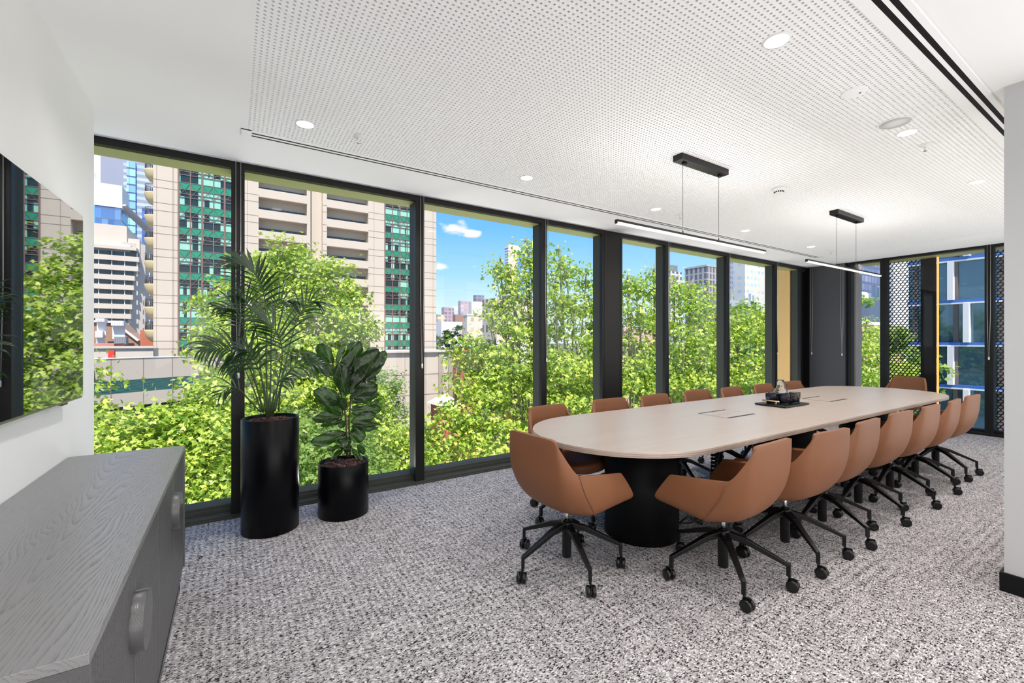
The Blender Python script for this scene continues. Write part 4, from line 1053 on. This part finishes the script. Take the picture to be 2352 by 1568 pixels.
f = MB(); f.prism([(xr-2, .5), (atY(330, 784, Yb).x-ox, 3), (atY(345, 784, Yb).x-ox, 10), (atY(345, 784, Yb).x-ox, 25), (xr-2, 25)], 0, zz(552)); f.build('blank_wing', cream2, t)
t, q = block('blue glass penthouse box under a white roof, above the cream banded office', 218, 279, 474, 137, m_facade('penthouse_glass', (.12, .15, .22), (.06, .14, .34), 1.5, 3.2, .9, .9, var=.8), 10, 'penthouse', zb=zz(514)+GZ0, cap=(7.0, white_c))
f = MB(); hx = (q[1]-q[0])/2; f.bar((hx, -5, q[5]-q[4]+1), (hx+9, 20, q[5]-q[4]-7.0), 2.5, .6); f.build('raking_roof', mat('raking_roof', (.42, .42, .44), .5), t)
tw = m_facade('stone_and_glass_bands', (.30, .32, .42), (.42, .55, .85), 34, 3.9, .56, .48, ox=3, var=.4, lit=(.62, .72, .95))
t, q = block('tall blue-grey skyscraper with a glazed centre strip behind the banded office', 231, 362, 250, 270, tw, 30, 'skyscraper')
f = MB(); xa = atY(292, 784, q[2]).x-(q[0]+q[1])/2; xb = atY(313, 784, q[2]).x-(q[0]+q[1])/2
f.box(xa, xb, -16.2, -14, 0, atD(300, 372, 270).z-GZ0); f.build('glazed_strip', m_facade('blue_strip_glass', (.07, .10, .22), (.22, .45, .90), 3.0, 5.0, .93, .82, var=.7), t)
t, q = block('blue glass office between the banded office and the hotel tower', 326, 352, 478, 210, m_facade('deep_blue_glass', (.05, .08, .2), (.05, .12, .36), 2, 4, .9, .85, var=.7), 20)
# roofscape above the podium
brickt = m_noisy('tan_brick', (.34, .20, .14), (.42, .26, .19), 1.5, .85); brickr = m_noisy('red_brick', (.40, .12, .08), (.52, .19, .12), 1.2, .85, 5, .2, (1, 1, 3))
Yr = 92.0
t = empty('brick_roof_house', (atY(265, 784, Yr).x, Yr, GZ0)); tag(t, 'tan brick gabled plant house on the roof left of the hotel tower', 'building'); ox = t.location.x
X_ = lambda u: atY(u, 784, Yr).x-ox
Z_ = lambda v, Y=Yr: atY(265, v, Y).z-GZ0
f = MB(); pts = [(150, 850), (150, 738), (262, 739), (286, 762), (318, 782), (318, 850)]
n0 = len(f.v); m_ = len(pts)
for yy in (0, 12):
    for (u, v) in pts: f.v.append((X_(u), yy, Z_(v)))
f.f.append(tuple(range(m_))); f.sm.append(False); f.f.append(tuple(reversed(range(m_, 2*m_)))); f.sm.append(False)
for i in range(m_): j = (i+1) % m_; f.f.append((i, i+m_, j+m_, j)); f.sm.append(False)
f.build('gable_wall', brickt, t)
f = MB(); f.bar((X_(150), -.1, Z_(738)), (X_(262), -.1, Z_(739)), .5, .3); f.bar((X_(262), -.1, Z_(739)), (X_(318), -.1, Z_(782)), .5, .3); f.build('coping', white_c, t)
for i, (u0, u1, v0, v1, lb, mm) in enumerate(((262, 289, 773, 791, 'grey louvred air unit on the roof', 'grey'), (219, 240, 731, 739, 'silver duct on the brick gable', 'w'), (255, 284, 736, 748, 'white air-conditioning unit on the brick gable', 'w'), (218, 236, 760, 775, 'white plant unit low on the roof beside the wall edge', 'w'))):
    a = atY(u0, v0, Yr-4); b_ = atY(u1, v1, Yr-4)
    f = MB(); f.box(a.x, b_.x, Yr-4, Yr-2, b_.z, a.z)
    for q in range(5): f.box(a.x+(b_.x-a.x)*(q+.3)/5, a.x+(b_.x-a.x)*(q+.5)/5, Yr-4.05, Yr-4, b_.z+.1, a.z-.1)
    f.box(a.x, b_.x, Yr-3.2, Yr-2.8, b_.z-2.0, b_.z)
    tag(f.build('rooftop_unit', mat('unit_'+str(i), (.25, .29, .34) if mm == 'grey' else (.75, .77, .80), .5)), lb, 'rooftop unit')
a = atY(322, 758, 80); b_ = atY(352, 800, 80)
f = MB(); f.box(a.x, b_.x+1, 80, 86, GZ0, a.z); tag(f.build('brick_building', brickr), 'small red brick block touching the left edge of the hotel tower', 'building')
f = MB(); a = atY(205, 784, 62); b_ = atY(352, 795, 62); f.box(a.x, b_.x, 62, 66, GZ0, b_.z-.2); f.box(a.x, b_.x, 61.8, 62, b_.z-.2, b_.z+.05); tag(f.build('terrace_wall', cream2), 'low cream terrace wall behind the podium', 'wall')
a = atY(248, 805, 56); b_ = atY(262, 818, 56)
f = MB(); f.box(a.x, b_.x, 56, 56.6, b_.z-.5, a.z); tag(f.build('red_cabinet', mat('red_enamel', (.75, .06, .04), .5)), 'red service cabinet on the podium roof', 'cabinet')
a = atY(205, 770, 78); b_ = atY(262, 800, 70)
f = MB(); f.prism([(a.x, 70), (b_.x, 70), (b_.x, 76), (a.x, 76)], GZ0, b_.z+.6); tag(f.build('pink_roof', m_noisy('terracotta_roof', (.55, .20, .17), (.62, .28, .24), 1, .8)), 'terracotta-pink roof below the brick gable', 'roof')

# middle distance
fm = lambda nm_, w, g, px, pz, wx=.6, wz=.55, **k: m_facade(nm_, w, g, px, pz, wx, wz, axis=2, **k)
t, q = block('slender tower with a cream blank top and blue side, above the treetops', 1160, 1196, 561, 620, fm('slab_tower', (.78, .66, .52), (.80, .68, .54), 40, 40, .05, .05), 30, 'skyscraper', uc=1168)
f = MB(); hx = (q[1]-q[0])/2; hy = (q[3]-q[2])/2
f.box(-hx-.5, -hx, -hy, hy, 0, q[5]-q[4]-3); f.build('side_glazing', fm('striped_glass', (.75, .78, .85), (.18, .22, .35), 100, 4, .99, .5), t)
f = MB(); f.box(hx-6, hx+4, -hy-.5, hy, 0, q[5]-q[4]-8); f.build('blue_wing', mat('blue_glass_plain', (.12, .30, .70), .2), t)
block('mauve apartment block on the skyline beside the hotel tower', 1014, 1043, 705, 420, fm('mauve_flats', (.48, .36, .40), (.20, .18, .24), 4, 3.6), 20, 'apartment_block')
block('pale tan apartment block on the skyline right beside the hotel tower edge', 1000, 1022, 722, 330, fm('tan_flats', (.75, .60, .42), (.30, .25, .22), 6, 4), 20, 'apartment_block')
block('pink-grey office tower on the skyline with a small mast', 1052, 1080, 690, 430, fm('pink_office', (.58, .42, .42), (.34, .34, .42), 4, 3.6, .7, .6), 20, 'office_building')
block('dark blue-grey office on the skyline above the cream deco building', 1087, 1112, 677, 460, fm('bluegrey_office', (.35, .25, .30), (.12, .16, .25), 5, 4, .8, .6), 20)
dec = fm('cream_deco', (.76, .66, .56), (.42, .33, .27), 3.4, 4.4, .45, .42)
block('stepped cream art-deco building, lower left wing', 1064, 1104, 724, 190, dec, 26, 'deco_building', cap=(.6, white_c))
block('stepped cream art-deco building, set-back upper storey', 1076, 1108, 692, 215, fm('cream_deco_top', (.80, .72, .64), (.35, .28, .25), 5, 12, .22, .2), 20, 'deco_building')
block('stepped cream art-deco building, tall right block behind the branches', 1108, 1235, 684, 160, fm('cream_deco_tall', (.70, .60, .51), (.14, .10, .10), 3.1, 5.6, .5, .5), 18, 'deco_building')
block('white rooftop building below the skyline flats', 1000, 1062, 738, 120, fm('white_low', (.85, .84, .83), (.35, .35, .38), 9, 5, .25, .4), 12, 'low_building')
block('brown-roofed low building in front of the skyline', 1040, 1066, 722, 240, mat('brown_render', (.36, .22, .18), .8), 14, 'low_building')
# brick house and shops across the street
t, q = block('red brick house with white-trimmed windows behind the young tree', 1040, 1112, 796, 46, brickr, 7, 'brick_house', cap=(.25, white_c))
hx = (q[1]-q[0])/2; hy = (q[3]-q[2])/2
for i in range(3):
    for k in range(3):
        f = MB(); x = -hx+.9+i*1.25; z = q[5]-q[4]-2.4-k*3.2; f.box(x-.3, x+.3, -hy-.05, -hy+.1, z, z+1.5); w_ = f.build('window', dglass, t)
        f = MB(); f.box(x-.38, x+.38, -hy-.12, -hy, z-.15, z); f.box(x-.38, x+.38, -hy-.08, -hy, z+1.5, z+1.62); f.build('sill', white_c, w_)
block('white rendered parapet building behind the trees, left of the first thin mullion', 1105, 1250, 784, 70, white_c, 14, 'low_building')
block('ochre rendered shop seen through the street tree', 1120, 1240, 858, 39, m_noisy('ochre_render', (.62, .47, .34), (.72, .58, .44), .8, .8), 3.5, 'shop', cap=(.3, white_c))
f = MB(); a = atD(1165, 852, 37); f.bar((a.x, a.y, a.z), (a.x+2.2, a.y, a.z-.3), .9, .5); f.bar((a.x-.5, a.y-1, a.z-3.6), (a.x+2.0, a.y-1, a.z-3.6), .8, .25)
tag(f.build('awning', mat('orange_canvas', (.85, .36, .06), .7)), 'orange awning glimpsed between leaves across the street', 'awning')
a = atD(1034, 922, 40)
f = MB(); f.box(a.x-.9, a.x+1.0, a.y, a.y+2.4, GZ0, a.z-.3); hv = f.build('brick_shed', brickr); tag(hv, 'small brick outbuilding with a white hipped roof beside the podium block', 'building')
f = MB(); n0 = 0; z0_ = a.z-.3
f.v += [(a.x-1.2, a.y-.3, z0_), (a.x+1.3, a.y-.3, z0_), (a.x+1.3, a.y+2.7, z0_), (a.x-1.2, a.y+2.7, z0_), (a.x, a.y+1.0, z0_+.9), (a.x, a.y+1.6, z0_+.9)]
f.f += [(0, 1, 4), (1, 2, 5, 4), (2, 3, 5), (3, 0, 4, 5), (3, 2, 1, 0)]; f.sm += [False]*5
f.build('roof', mat('pale_slate', (.62, .62, .64), .6), hv)
block('terracotta rendered building behind the trees right of the wide column', 1395, 1530, 752, 60, m_noisy('terracotta_render', (.55, .28, .20), (.75, .60, .52), .5, .8), 14, 'low_building')
block('pale low building behind the trees between the thin mullions', 1530, 1672, 770, 75, fm('pale_low', (.72, .71, .72), (.28, .30, .36), 3, 3.2, .6, .45), 14, 'low_building')
# towers to the right
block('small white office tower with a tall thin mast, left of the concrete tower', 1520, 1566, 622, 300, fm('white_grid', (.66, .66, .68), (.10, .10, .13), 4.2, 4.0, .62, .55), 30, uc=1541)
a = atD(1539, 618, 300); f = MB(); f.tube([(a.x, a.y+1, a.z+.05), (a.x, a.y+1, a.z+28)], .35, 6); f.box(a.x-3, a.x+8, a.y, a.y+9, a.z-1.3, a.z+3); tag(f.build('radio_mast', mat('mast_grey', (.20, .22, .26), .6)), 'thin radio mast rising from the small white tower', 'mast')
block('grey concrete office tower with vertical ribs above the trees', 1573, 1660, 611, 260, fm('ribbed_concrete', (.46, .44, .45), (.13, .13, .16), 3.1, 3.9, .55, .80, var=.35), 40, uc=1623, cap=(1.0, mat('ribbed_cap', (.50, .48, .48), .7)))
block('cream and pale blue glass office tower, tallest between the thin mullions', 1684, 1800, 560, 235, fm('cream_blue_tower', (.78, .72, .64), (.42, .62, .78), 3.6, 3.6, .62, .45, var=.5), 40, uc=1711)
block('narrow dark tower behind the cream and blue tower', 1664, 1690, 590, 330, fm('dark_narrow', (.30, .30, .38), (.12, .14, .22), 3, 3.8), 20, 'skyscraper')
def plant(label, u0, u1, vt, d, c, shape=0):
    a = atD(u0, vt, d); b_ = atD(u1, vt, d); f = MB(); w_ = (b_-a).length/2; c_ = (a+b_)/2
    if shape: f.lathe([(w_, GZ0), (w_, a.z-.5), (w_*.8, a.z), (.01, a.z+.3)], (c_.x, c_.y, 0), 24)
    else: f.box(c_.x-w_, c_.x+w_, c_.y, c_.y+6, GZ0, a.z); f.box(c_.x-w_*.5, c_.x-w_*.3, c_.y+1, c_.y+1.6, a.z, a.z+2.5); f.box(c_.x+w_*.2, c_.x+w_*.4, c_.y+1, c_.y+1.6, a.z, a.z+2.2)
    tag(f.build('rooftop_plant', mat('plant_'+label[:8], c, .6)), label, 'rooftop plant')
plant('grey rooftop plant room under the cream and blue tower', 1668, 1706, 690, 110, (.42, .44, .50)); plant('round grey rooftop tank beside the plant room', 1706, 1724, 694, 108, (.55, .57, .62), 1)
plant('low white rooftop plant under the cream tower', 1722, 1760, 700, 96, (.65, .67, .72))
# seen through the pane right of the blind
block('dark blue glass tower filling the pane right of the roller blind', 1950, 2110, 520, 190, fm('dark_blue_tower', (.10, .12, .24), (.07, .09, .22), 3.4, 3.6, .8, .7, var=.6, lit=(.40, .40, .50)), 40, 'skyscraper', uc=1979)
plant('pale round-topped plant house in front of the dark blue tower', 1962, 1991, 672, 122, (.55, .57, .62), 1)
block('white banded rooftop building in front of the dark blue tower', 1955, 2007, 700, 95, fm('white_bands', (.80, .78, .76), (.16, .17, .20), 60, 2.6, .98, .35), 10, 'low_building')
plant('grey rooftop tank house right of the white banded building', 2004, 2060, 684, 84, (.60, .60, .62))
block('orange-tan rendered building above the street tree at the far right pane', 1940, 2075, 744, 60, m_noisy('orange_render', (.72, .42, .28), (.78, .50, .34), .5, .8), 12, 'low_building', cap=(.4, white_c))
block('tall white rendered building seen through the perforated screen', 2036, 2100, 500, 75, fm('white_tall', (.82, .82, .84), (.55, .58, .64), 5, 3.4, .4, .4), 20, 'apartment_block', uc=2052)

# neighbouring glass building to the right
NX = 35.0; NY1 = 9.7
t = empty('neighbour_building', (NX, 0, GZ0)); tag(t, 'blue glass neighbouring office with white frames, seen right of the amber strip', 'building')
nb = mat('blue_tinted_glass', (.07, .15, .22), .04, .45, 1.0)
f = MB(); f.box(0, 20, -14, NY1, 0, 40); f.build('glass_wall', nb, t)
wf = mat('white_frame', (.78, .76, .78), .5); bl = mat('blue_transom', (.05, .16, .50), .35); tb = mat('brown_mullion', (.16, .12, .11), .5)
zl = [1.2+2.42*k for k in range(-5, 9)]
for k, z in enumerate(zl):
    f = MB(); f.box(-.25, 0, -14, NY1, z-GZ0-.06, z-GZ0+.10); tr = f.build('transom', bl, t)
    f = MB(); f.box(-.28, 0, -14, NY1, z-GZ0-.14, z-GZ0-.06); f.build('transom_edge', wf, tr)
    f = MB(); ys = [NY1-.34-1.75*q for q in range(13)]
    for y in ys: f.box(-.12, 0, y-.10, y+.10, z-GZ0+.1, z-GZ0+2.3)
    f.build('mullions', tb, t)
    f = MB(); o_ = -.49 if k % 2 else .15
    for y in ys[1::2]: f.box(-.45, 0, y+o_-.12, y+o_+.12, z-GZ0+.1, z-GZ0+2.3)
    f.build('white_fins', wf, t)
# curtain hints behind its glass come from reflections only

# ------------------------------------------------------------------ street trees
M['leaf_a'] = m_leafy('plane_leaf', (.10, .21, .015), (.70, .79, .15), .42, .30, (.55, .78, .06), .5)
M['leaf_b'] = m_leafy('plane_leaf_cool', (.14, .27, .06), (.36, .48, .13), .5, .38, (.40, .58, .12), .35)
M['leaf_c'] = m_leafy('dark_tree_leaf', (.03, .09, .03), (.07, .16, .05), .6, .25, (.10, .2, .04), .3)
M['bark'] = m_noisy('plane_bark', (.20, .17, .12), (.36, .32, .25), 3, .85, 4, .2, (1, 1, .3))
TPL = []
for ang, ln, wd in ((0, 1.0, .26), (52, .80, .22), (-52, .80, .22)):
    a = math.radians(ang); dx, dy = math.sin(a), math.cos(a); sx_, sy_ = dy, -dx
    TPL += [(0, 0, 0), (dx*ln*.5-sx_*wd, dy*ln*.5-sy_*wd, -.05), (dx*ln, dy*ln, -.12), (dx*ln*.5+sx_*wd, dy*ln*.5+sy_*wd, -.05)]
TPL = np.array(TPL, dtype=np.float32)
def leaves(blobs, size, cover, seed, tight=.20):
    rs = np.random.RandomState(seed); P = []; O = []; T = []; centres = []
    for (c, rx, ry, rz) in blobs:
        n = int(cover*PI*rx*rz/(.42*size*size)); ncl = max(6, int(n/55))
        d = rs.normal(size=(ncl, 3)); d /= np.linalg.norm(d, axis=1)[:, None]
        rad = rs.uniform(.45, 1.08, size=(ncl, 1))**.6
        cc = d*rad*np.array([rx, ry, rz]); centres.append(np.array(c)+cc[:3])
        pick = rs.randint(0, ncl, n); s = tight+.12*min(rx, rz)*.3
        p = cc[pick]+rs.normal(size=(n, 3))*np.array([s, s, s*.5])*1.15; P.append(p+np.array(c))
        o = p/np.array([rx, ry, rz]); o /= np.maximum(np.linalg.norm(o, axis=1)[:, None], .2); O.append(o)
        clt = rs.uniform(-.22, .22, ncl)[pick]; T.append(np.clip(.45+clt+rs.normal(size=n)*.30, 0, 1))
    P = np.concatenate(P); O = np.concatenate(O); T = np.concatenate(T); n = len(P)
    nr = O*.55+np.array([0, 0, .75])+rs.normal(size=(n, 3))*.55; nr /= np.linalg.norm(nr, axis=1)[:, None]
    tp = rs.normal(size=(n, 3))+O*.5+np.array([0, 0, -.35]); tp -= nr*(tp*nr).sum(1)[:, None]; tp /= np.linalg.norm(tp, axis=1)[:, None]
    sd = np.cross(tp, nr); sz = size*rs.uniform(.65, 1.25, n)
    V = P[:, None, :]+sz[:, None, None]*(TPL[None, :, 0:1]*sd[:, None, :]+TPL[None, :, 1:2]*tp[:, None, :]+TPL[None, :, 2:3]*nr[:, None, :])
    V = V.reshape(-1, 3); idx = np.arange(len(V)); counts = np.full(n*3, 4)
    me = np_mesh('foliage', V, counts, idx, False)
    a = me.attributes.new('tint', 'FLOAT', 'FACE'); a.data.foreach_set('value', np.repeat(T, 3).astype(np.float32))
    return me, centres
tree_n = [0]
def tree(label, trunk, blobs, m='leaf_a', size=.17, cover=3.0, name='street_tree', limb=True, flat=.85, rtrunk=.16):
    """trunk: (u, Y) ; blobs: (u, v, Y, radius in photo pixels at that place)"""
    tree_n[0] += 1; B = []; size *= .74

    for (u, v, Y, r) in blobs:
        c = atY(u, v, Y); d = c.x*S_+c.y*C_; rw = r*d/1009; B.append((tuple(c), rw, rw*.9, rw*flat))
    base = atY(trunk[0], 784, trunk[1]); t = empty(name, (base.x, base.y, GZ0)); tag(t, label, 'tree', 'street trees outside the windows')
    B2 = [((c[0]-base.x, c[1]-base.y, c[2]-GZ0), a, b_, d) for (c, a, b_, d) in B]
    me, cen = leaves(B2, size, cover, tree_n[0]); o = mesh_obj('foliage', me, M[m], t); o['kind'] = 'stuff'
    zmin = min(b[0][2]-b[3] for b in B2); zt = max(b[0][2] for b in B2); zf_ = max(2.2, min(zmin+1, 5))
    f = MB(); tp = bez([(0, 0, 0), (.1, .05, zf_*.5), (0, 0, zf_)], 8); f.tube(tp, rtrunk, 10, rtrunk*.7); f.build('trunk', M['bark'], t)
    if limb:
        rr = random.Random(tree_n[0])
        for i, (c, a, b_, d) in enumerate(B2):
            c = Vector(c); st = Vector((0, 0, zf_-.2-.4*rr.random()))
            mid = st.lerp(c, .5)+Vector((rr.uniform(-.6, .6), rr.uniform(-.5, .5), -.25*(c-st).length*.3))
            f = MB(); pts = bez([st, mid, c-Vector((0, 0, d*.5)), c+Vector((d*.15, 0, d*.12))], 14); f.tube(pts, .05, 7, .008)
            for e in cen[i]:
                e = Vector(e); k = rr.randint(7, 12); f.tube([pts[k], pts[k].lerp(e, .5)+Vector((0, 0, -.05)), e], .022, 5, .007)
            f.build('branch', M['bark'], t)
    return t
tree('tall full plane tree behind the palm, in front of the hotel tower', (650, 17), [(650, 575, 17, 42), (610, 622, 17, 62), (690, 635, 17, 70), (765, 655, 17, 62), (805, 672, 17, 34), (560, 700, 17, 82), (650, 720, 16.4, 100), (745, 735, 16.6, 95), (815, 770, 17, 48), (500, 770, 17, 52), (470, 800, 17, 30),
    (560, 810, 16, 90), (660, 830, 16, 110), (770, 850, 16, 95), (840, 850, 16.5, 40), (600, 920, 15.5, 110), (720, 940, 15.5, 110), (825, 940, 15.5, 70)], 'leaf_a', .17, 3.0)
tree('dull green smaller tree between the tall plane tree and the second mullion', (890, 20), [(890, 880, 20, 38), (865, 930, 20, 50), (905, 960, 20, 40), (850, 900, 20, 42), (880, 1020, 19, 55)], 'leaf_b', .13, 3.2)
tree('leafy treetop filling the lower left pane under the podium wall', (400, 10.5), [(240, 985, 10.5, 62), (330, 1005, 10.2, 78), (420, 1000, 10.4, 78), (500, 930, 11, 66), (470, 880, 11.4, 34), (520, 1010, 10, 90), (300, 1090, 9.6, 95), (420, 1110, 9.6, 100), (500, 1130, 9.6, 90), (350, 1190, 9.5, 100), (480, 1210, 9.5, 90), (470, 960, 10.5, 40)], 'leaf_a', .125, 3.6)
tree('narrow spray of leaves beside the edge of the white screen wall', (190, 12), [(205, 835, 12, 26), (212, 880, 12, 20), (200, 920, 12, 40), (170, 980, 12, 60)], 'leaf_a', .15, 2.8)
tree('dense lower tree behind the two planters', (640, 12), [(580, 1060, 11, 100), (660, 1030, 11, 100), (740, 1050, 11.5, 105), (620, 1160, 10.8, 100), (730, 1150, 11, 100), (800, 1060, 11.5, 60), (820, 1130, 11, 90)], 'leaf_b', .12, 3.2)
tree('bright treetop low between the short planter and the second mullion', (900, 12), [(890, 1005, 12, 40), (920, 1040, 12, 50), (930, 1090, 11.5, 60), (870, 1075, 12, 45), (960, 1000, 12.5, 30), (900, 1140, 11.5, 60)], 'leaf_a', .13, 3.2)
tree('spreading plane tree filling the lower half of the third pane', (1080, 12.5), [(1075, 785, 13, 32), (1055, 810, 13, 26), (1110, 800, 13, 32), (1100, 840, 12.8, 42), (1060, 880, 12.6, 30), (1140, 860, 12.5, 48), (1130, 920, 12.2, 50), (1060, 950, 12, 45), (1010, 985, 12, 42), (1110, 990, 11.8, 62), (1180, 960, 12, 50), (1030, 1040, 11.6, 60), (1120, 1060, 11.4, 70), (1200, 1030, 11.6, 60), (985, 1060, 11.8, 40), (1170, 1090, 11.4, 60)], 'leaf_a', .155, 2.7)
tree('tall open-branched plane tree at the third and fourth mullions, reaching above the slender tower', (1230, 12.5), [(1212, 570, 12.5, 20), (1205, 605, 12.5, 26), (1150, 610, 12.8, 20), (1175, 640, 12.6, 34), (1160, 680, 12.6, 36), (1215, 660, 12.4, 40), (1130, 715, 12.8, 26), (1185, 730, 12.4, 46), (1240, 730, 12.2, 40), (1160, 790, 12.4, 44), (1215, 800, 12.2, 50), (1190, 860, 12.2, 48), (1235, 880, 12, 48), (1240, 610, 12.2, 26)], 'leaf_a', .155, 2.7)
tree('plane tree filling the narrow pane left of the wide column', (1320, 11.5), [(1285, 588, 11.5, 22), (1300, 622, 11.5, 34), (1345, 640, 11.6, 28), (1275, 660, 11.4, 30), (1320, 690, 11.4, 44), (1365, 700, 11.4, 34), (1280, 750, 11.2, 44), (1340, 770, 11.2, 50), (1300, 840, 11, 56), (1360, 860, 11, 46), (1280, 910, 11, 50), (1330, 930, 11, 52), (1390, 760, 11.2, 44), (1390, 900, 11, 50)], 'leaf_a', .15, 2.6)
tree('plane tree in the pane right of the wide column', (1480, 10), [(1442, 648, 10.2, 24), (1462, 672, 10.2, 32), (1502, 630, 10, 22), (1505, 672, 10, 34), (1450, 730, 10, 42), (1500, 740, 9.9, 42), (1460, 800, 9.9, 48), (1510, 820, 9.8, 46), (1450, 870, 9.8, 48), (1500, 890, 9.7, 48), (1425, 700, 10.2, 22), (1470, 940, 9.7, 45)], 'leaf_a', .15, 2.7)
tree('plane tree in front of the concrete tower, between two thin mullions', (1590, 9.6), [(1550, 655, 9.8, 24), (1590, 662, 9.7, 22), (1622, 672, 9.6, 24), (1560, 700, 9.7, 34), (1605, 715, 9.6, 38), (1640, 730, 9.5, 30), (1560, 770, 9.5, 42), (1610, 790, 9.4, 44), (1570, 840, 9.4, 46), (1625, 860, 9.3, 44), (1600, 900, 9.3, 44), (1545, 900, 9.5, 44)], 'leaf_a', .15, 2.5)
tree('plane tree below the cream and blue tower, left of the gold fin', (1720, 9.2), [(1692, 730, 9.3, 26), (1725, 735, 9.3, 24), (1745, 722, 9.2, 20), (1700, 775, 9.2, 36), (1745, 775, 9.1, 34), (1690, 830, 9.1, 38), (1740, 840, 9.0, 40), (1700, 880, 9.0, 38), (1750, 890, 8.9, 34), (1785, 760, 9.0, 34), (1800, 840, 8.9, 40), (1785, 700, 9.1, 22), (1665, 790, 9.3, 28), (1660, 860, 9.2, 34)], 'leaf_a', .145, 2.8)
tree('street tree below the orange-tan building, beyond the blind', (2000, 7.2), [(1990, 745, 7.4, 14), (2008, 770, 7.3, 22), (1980, 800, 7.3, 26), (2012, 815, 7.2, 26), (1985, 855, 7.1, 30), (2015, 870, 7.0, 28), (2060, 840, 7.1, 26), (1960, 830, 7.3, 26), (2050, 860, 7.0, 34), (1975, 900, 7.1, 30), (1970, 870, 7.2, 26)], 'leaf_a', .15, 3.0)
tree('dark round tree in front of the white rooftop building, beside the hotel tower', (1028, 74), [(1022, 772, 74, 20), (1042, 760, 74, 19), (1032, 790, 74, 24), (1016, 795, 74, 16), (1056, 785, 74, 20)], 'leaf_c', .45, 3.2, limb=False, rtrunk=.3)
for (u, y_, a_) in ((1150, 30, 1), (1330, 32, 2), (1480, 30, 3), (1620, 27, 4)):
    pl = [(u-55, 800, y_, 45), (u, 820, y_, 50), (u+50, 805, y_, 45), (u-30, 870, y_, 60), (u+40, 870, y_, 60)]
    tree(['', 'far street tree showing through gaps of the spreading plane tree', 'far street tree showing through the pane left of the wide column', 'far street tree glimpsed right of the wide column', 'far street tree glimpsed below the concrete tower'][a_], (u, y_), [(a, b_+30, c_, d_) for a, b_, c_, d_ in pl], 'leaf_b', .26, 2.4, limb=False)
# low planting of trees further along the street gives the green seen in the neighbour's glass
for i, (x, y) in enumerate(((20, 12), (25, 15), (28.5, 9.5))):
    t = empty('street_tree', (x, y, GZ0)); tag(t, 'street tree reflected in the blue glass neighbour, tree %s' % ['nearest the room', 'across the street', 'closest to the blue glass'][i], 'tree', 'street trees outside the windows')
    me, cen = leaves([((0, 0, 11.5), 2.6, 2.6, 2.4), ((1.2, .5, 14), 1.8, 1.8, 1.7), ((-1, -.6, 9), 2.2, 2.2, 2)], .26, 2.2, 50+i); o = mesh_obj('foliage', me, M['leaf_b'], t); o['kind'] = 'stuff'
    f = MB(); f.tube([(0, 0, 0), (.1, 0, 6), (0, 0, 12)], .2, 8, .06); f.build('trunk', M['bark'], t)
# ------------------------------------------------------------------ fill lamps added to brighten the room
lamp('ceiling_fill', 'AREA', (3.05, 2.08, 2.17), UP_W, (1, .96, .92), (PI, 0, 0), shape='RECTANGLE', size=1.8, size_y=.03)  # added fill towards the ceiling, not a part of the pendants
lamp('ceiling_fill', 'AREA', (5.65, 2.08, 2.17), UP_W, (1, .96, .92), (PI, 0, 0), shape='RECTANGLE', size=1.8, size_y=.03)
# added fill lamps in the unseen space behind and beside the camera
lamp('rear_fill', 'AREA', (1.3, -2.3, 1.15), BACK_W, (1, .99, .97), (PI/2, 0, 0), shape='RECTANGLE', size=4.1, size_y=2.0)
lamp('rear_fill', 'AREA', (3.48, -.95, 1.4), BACK_W*.5, (1, .99, .97), (0, PI/2, 0), shape='RECTANGLE', size=2.5, size_y=2.5)
# added fill lamp outside below the sill, aimed up at the ceiling
lamp('outside_fill', 'AREA', (4.3, 6.4, -1.0), OUT_W, (1, 1, .97), (math.radians(232), 0, 0), shape='RECTANGLE', size=9.0, size_y=.9)
# added fill lamp along the solid south wall, brightening the far chair backs
lamp('south_fill', 'AREA', (6.4, .62, 1.35), SOUTH_W, (1, .99, .97), (PI/2, 0, 0), shape='RECTANGLE', size=5.2, size_y=2.3)
